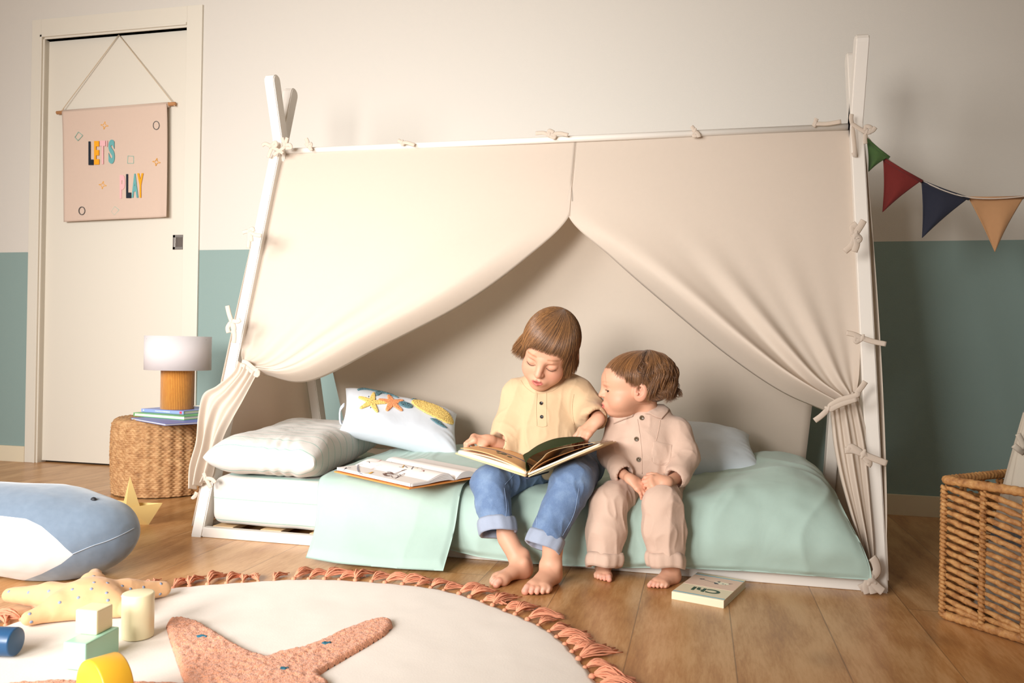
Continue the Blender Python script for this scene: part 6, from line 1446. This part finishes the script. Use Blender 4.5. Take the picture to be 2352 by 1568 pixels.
# ================================================================== THE TODDLER
tod = thing('person', 'toddler in a rose-beige button-up linen suit, seated beside the reading child, looking over', 'person', (1.41, 0.10, 0.0))
HT = W(1454, 891, 0.062)
Rt = Matrix.Rotation(math.radians(-78), 4, 'Z') @ Matrix.Rotation(math.radians(4), 4, 'X') @ Matrix.Diagonal((1, 1, .86, 1))
MHT = Matrix.Translation(Vector(HT)) @ Rt
HS = .98; hv, hf, hc = head(HS, True); parts = [(xf(hv, MHT), hf, hc)]
tkL, tkR = W(1398, 1156, -.060), W(1522, 1158, -.075); tcL, tcR = W(1388, 1282, -.098), W(1530, 1282, -.105)
thL, thR = np.array([1.365, .115, .238]), np.array([1.445, .115, .238])
tt1, tt2 = at(1384, 1341, z=0), at(1494, 1356, z=0)
parts.append(place_foot(.128, tt1[:2], toward(tt1, math.atan2(-1, .10), .128), 1, tcL + (0, .005, .02), fat=1.22, shr=(.026, .028)))
parts.append(place_foot(.122, tt2[:2], toward(tt2, math.atan2(-.86, -.50), .122), -1, tcR + (0, .005, .02), fat=1.22, shr=(.026, .028)))
# hands clasped in the lap
w1, e1_ = W(1448, 1100, -.050), W(1414, 1076, .020); w2, e2_ = W(1530, 1106, -.055), W(1566, 1092, .015)
M1 = mat_axes(w1, (.80, -.30, -.52), (.25, -.55, .80)); fa = M1.inverted() @ Vector(e1_)
v, f, C = hand(.66, [(.30, .5, .4)] * 4, .05, (.2, .2, .2), 1, forearm=tuple(fa), tout=.8); parts.append((xf(v, M1), f, C))
M2 = mat_axes(w2 + (0, -.012, .0), (-.97, -.16, .02), (.0, -.75, .66)); fa = M2.inverted() @ Vector(e2_)
v, f, C = hand(.68, [(.50, .8, .5), (.55, .85, .5), (.6, .85, .5), (.6, .8, .5)], .10, (.1, .3, .3), -1, forearm=tuple(fa), tout=.7); parts.append((xf(v, M2), f, C))
tch = W(1488, 1010, .085); tnk = W(1480, 955, .080)
V = Vol((1.18, -.20, .08), (1.62, .26, .58), .006)
V.cap(thL, thR, .045); V.cap((thL + thR) / 2, tch, .062, .058, k=.03); V.cap(tch, tnk, .040, .026, k=.02); V.cap(tnk, xf(np.array([[0, .04, -.07]]) * HS, MHT)[0], .026, .028, k=.02)
for sd, e_ in ((W(1430, 985, .08), e1_), (W(1552, 990, .085), e2_)): V.cap(tch, sd, .035, .028, k=.03); V.cap(sd, e_, .026, .020, k=.02)
for hp, kn, an in ((thL, tkL, tcL), (thR, tkR, tcR)): V.cap(hp, kn, .045, .034, k=.03); V.cap(kn, an, .032, .026, k=.02)
v, f = V.mesh(); parts.append((v, f, np.tile(SK, (len(v), 1))))
bv, bf, bc = join_np(parts); body2 = PI_(link('body', np_mesh(bv, bf, colors=bc), M_SKIN, tod))
b = MB(); lash_parts(b, HS, True); o = b.build('eyelashes', M_LASH, body2); o.matrix_world = MHT; o.matrix_parent_inverse = Matrix.Identity(4)
b = MB()
for x in (-1, 1): b.lathe([(0, -.0103)] + [(.0103 * math.sin(a), -.0103 * math.cos(a)) for a in np.linspace(.3, PI, 12)], (x * .0285 * HS, -.0672 * HS, -.0020), 16, R=Matrix.Rotation(PI / 2, 3, 'X'))
o = b.build('eyes', M_EYE, body2); o.matrix_world = MHT; o.matrix_parent_inverse = Matrix.Identity(4)
HCt = [lin('#55351e')[:3], lin('#a06e3e')[:3]]
def hemT(ph):
    fr = math.cos(ph + PI / 2); back = math.cos(ph - PI / 2); z = np.interp(fr, [-1, -.3, 0.05, .35, .7, 1], [-.072, -.062, -.045, -.024, .012, .024]); return z, (.05 if fr < -.2 else 0)
cenT = np.array([0, .020, .034]) * HS; radT = (.0775, .0975, .083)
v1, f1, c1 = hair_strands((.0, .030, 0), cenT, radT, hemT, 4500, 300, 8, HCt, lambda ph: .12 * math.sin(ph * 2), None, 0.0008, rs=.00052, lift=.0026)
def hemT2(ph): return -.064, .10
v3, f3, c3 = [], [], []
def hemBk(ph):
    back = math.cos(ph - PI / 2); return (-.078 if back > .15 else -.014), .12
vb, fb, cb = hair_strands((.0, .030, 0), cenT, (.0800, .098, .084), hemBk, 3600, 120, 12, HCt, lambda ph: .05, None, 0.0105, rs=.00058, lift=.0055, npts=20)
# keep the curly layer only at the back and over the ears
nb = 20 * 4; keepS = []
for k in range(len(vb) // nb):
    p = vb[k * nb:(k + 1) * nb]
    if p[-1, 1] > .028 or (p[-1, 1] > .0 and p[-1, 2] > .028): keepS.append(k)
vb2 = np.concatenate([vb[k * nb:(k + 1) * nb] for k in keepS]); cb2 = np.concatenate([cb[k * nb:(k + 1) * nb] for k in keepS]); fpk = len(fb) // (len(vb) // nb); fb2 = np.concatenate([fb[k * fpk:(k + 1) * fpk] - k * nb + i * nb for i, k in enumerate(keepS)])
V = Vol((-.11, -.11, -.09), (.11, .14, .14), .0025); V.ell(cenT, (.0755, .0955, .0805)); V.ell(cenT + (0, .042, -.040), (.056, .040, .040), k=.02)
V.box((0, -.088, -.036), (.09, .060, .090), R=Matrix.Rotation(-.28, 3, 'X'), rr=.03, k=.004, mode='cut')
for x in (-1, 1): V.ell((x * .08, -.003, -.020), (.035, .038, .042), k=.004, mode='cut')
V.ell((0, -.04, -.06), (.07, .085, .055), k=.004, mode='cut')
v2, f2 = V.mesh(); c2 = np.tile(np.array(HCt[0]) * .85, (len(v2), 1))
hvv, hff, hcc = join_np([(v1, f1, c1), (v2, f2, c2), (vb2, fb2, cb2)]); hr = link('hair', np_mesh(hvv, hff, colors=hcc), M_HAIR, tod); hr.matrix_parent_inverse = Matrix.Translation(-Vector(tod.location)); hr.matrix_basis = MHT
# --- suit top
V = Vol((1.18, -.12, .18), (1.66, .28, .52), .003)
V.ell(W(1488, 1015, .085), (.082, .066, .080)); V.ell(W(1490, 1065, .075), (.086, .070, .070), k=.03); V.cap(W(1428, 980, .08), W(1552, 985, .09), .036, .034, k=.025); V.cap(W(1440, 966, .070), W(1516, 955, .085), .030, .030, k=.02); V.ell(W(1482, 952, .085), (.052, .046, .026), k=.015)
V.cap(W(1420, 985, .075), W(1405, 1040, .060), .036, .037, k=.02); V.cap(W(1405, 1040, .060), W(1428, 1084, -.010), .036, .031, k=.02)
V.cap(W(1558, 992, .085), W(1574, 1050, .060), .036, .037, k=.02); V.cap(W(1574, 1050, .060), W(1558, 1092, -.010), .037, .033, k=.02)
V.half(W(1440, 1094, -.035), w1 - e1_, .05); V.cap(W(1424, 1082, .0), w1, .022, .025, k=.003, mode='cut'); V.half(W(1546, 1100, -.035), w2 - e2_, .05); V.cap(W(1562, 1094, .0), w2, .023, .026, k=.003, mode='cut')
V.cap(W(1480, 936, .075), W(1474, 890, .065), .026, .040, k=.003, mode='cut')
ts, tv, tf = sdf_obj('suit_top', V, M_LINEN, tod, 51, folds=((.0042, 19, (1, 1, .5), 'ridge'), (.0018, 42, (1, 1, .6), 'ridge')), it=2); PI_(ts); DT = Drape(tv, tf)
M_HB = mat_plain('mottled_horn_button', '#5e4c36', .25, var=.4, bscale=1500)
for u, y_ in ((1474, 959), (1462, 1008), (1467, 1055)): DT.button(u, y_, .0066, M_HB, ts)
b = MB()
for L_, r_ in (([(1464, 962), (1470, 1000), (1474, 1040), (1475, 1088)], .0011), ([(1500, 1012), (1543, 1022)], .0009), ([(1500, 1012), (1497, 1045), (1500, 1062), (1520, 1068), (1538, 1060), (1543, 1022)], .0008), ([(1517, 965), (1510, 1000), (1498, 1040)], .0007)):
    t_ = DT.line(L_, r_)
    if t_: b.add(t_[0], t_[1], 0, True)
b.build('seam', M_LINEN, ts)
Vp, Fp = DT.patch([(1500, 1011), (1544, 1021), (1541, 1045), (1537, 1061), (1520, 1068), (1499, 1062), (1496, 1040)], .0016, 2.0, rim=2.5); link('pocket', np_mesh(Vp, Fp), M_LINEN, ts)
for poly in ([(1407, 956), (1410, 974), (1432, 965), (1454, 957), (1458, 950), (1450, 946), (1430, 950)], [(1478, 950), (1492, 952), (1506, 959), (1519, 963), (1530, 950), (1536, 942), (1524, 931), (1512, 930), (1500, 940), (1488, 946)]):
    Vp, Fp = DT.patch(poly, .0050, 1.0, rim=2.5, off=.0012); link('collar', np_mesh(Vp, Fp), M_LINEN, ts)
# --- suit trousers
V = Vol((1.20, -.22, .04), (1.60, .24, .34), .003)
V.cap(thL, thR, .046); V.cap(thL, tkL, .046, .046, k=.03); V.cap(thR, tkR, .046, .048, k=.03)
V.cap(tkL, tkL * .5 + tcL * .5, .046, .050, k=.012); V.cap(tkL * .5 + tcL * .5, tcL, .050, .040, k=.012); V.cap(tkR, tkR * .5 + tcR * .5, .048, .052, k=.012); V.cap(tkR * .5 + tcR * .5, tcR, .052, .040, k=.012)
for kn, cf in ((tkL, tcL), (tkR, tcR)):
    d = (cf - kn) / np.linalg.norm(cf - kn); V.half(cf + d * .004, d, .07); V.cap(cf - d * .02, cf + d * .02, .030, .032, k=.002, mode='cut')
tp_, pv, pf = sdf_obj('suit_trousers', V, M_LINEN, tod, 61, folds=((.0075, 14, (1, 1, .42), 'ridge'), (.0030, 36, (1, 1, .5), 'ridge')), it=2); PI_(tp_)
dL, dR = tcL - tkL, tcR - tkR
ring(tcL + (0, -.002, -.004), -dL, .0490, .030, .013, (1, .9), .0022, 2, 'cuff', M_LINEN, tp_, tilt=.003); ring(tcR + (0, -.002, -.004), -dR, .0500, .032, .013, (1, .9), .0022, 5, 'cuff', M_LINEN, tp_, tilt=-.003)
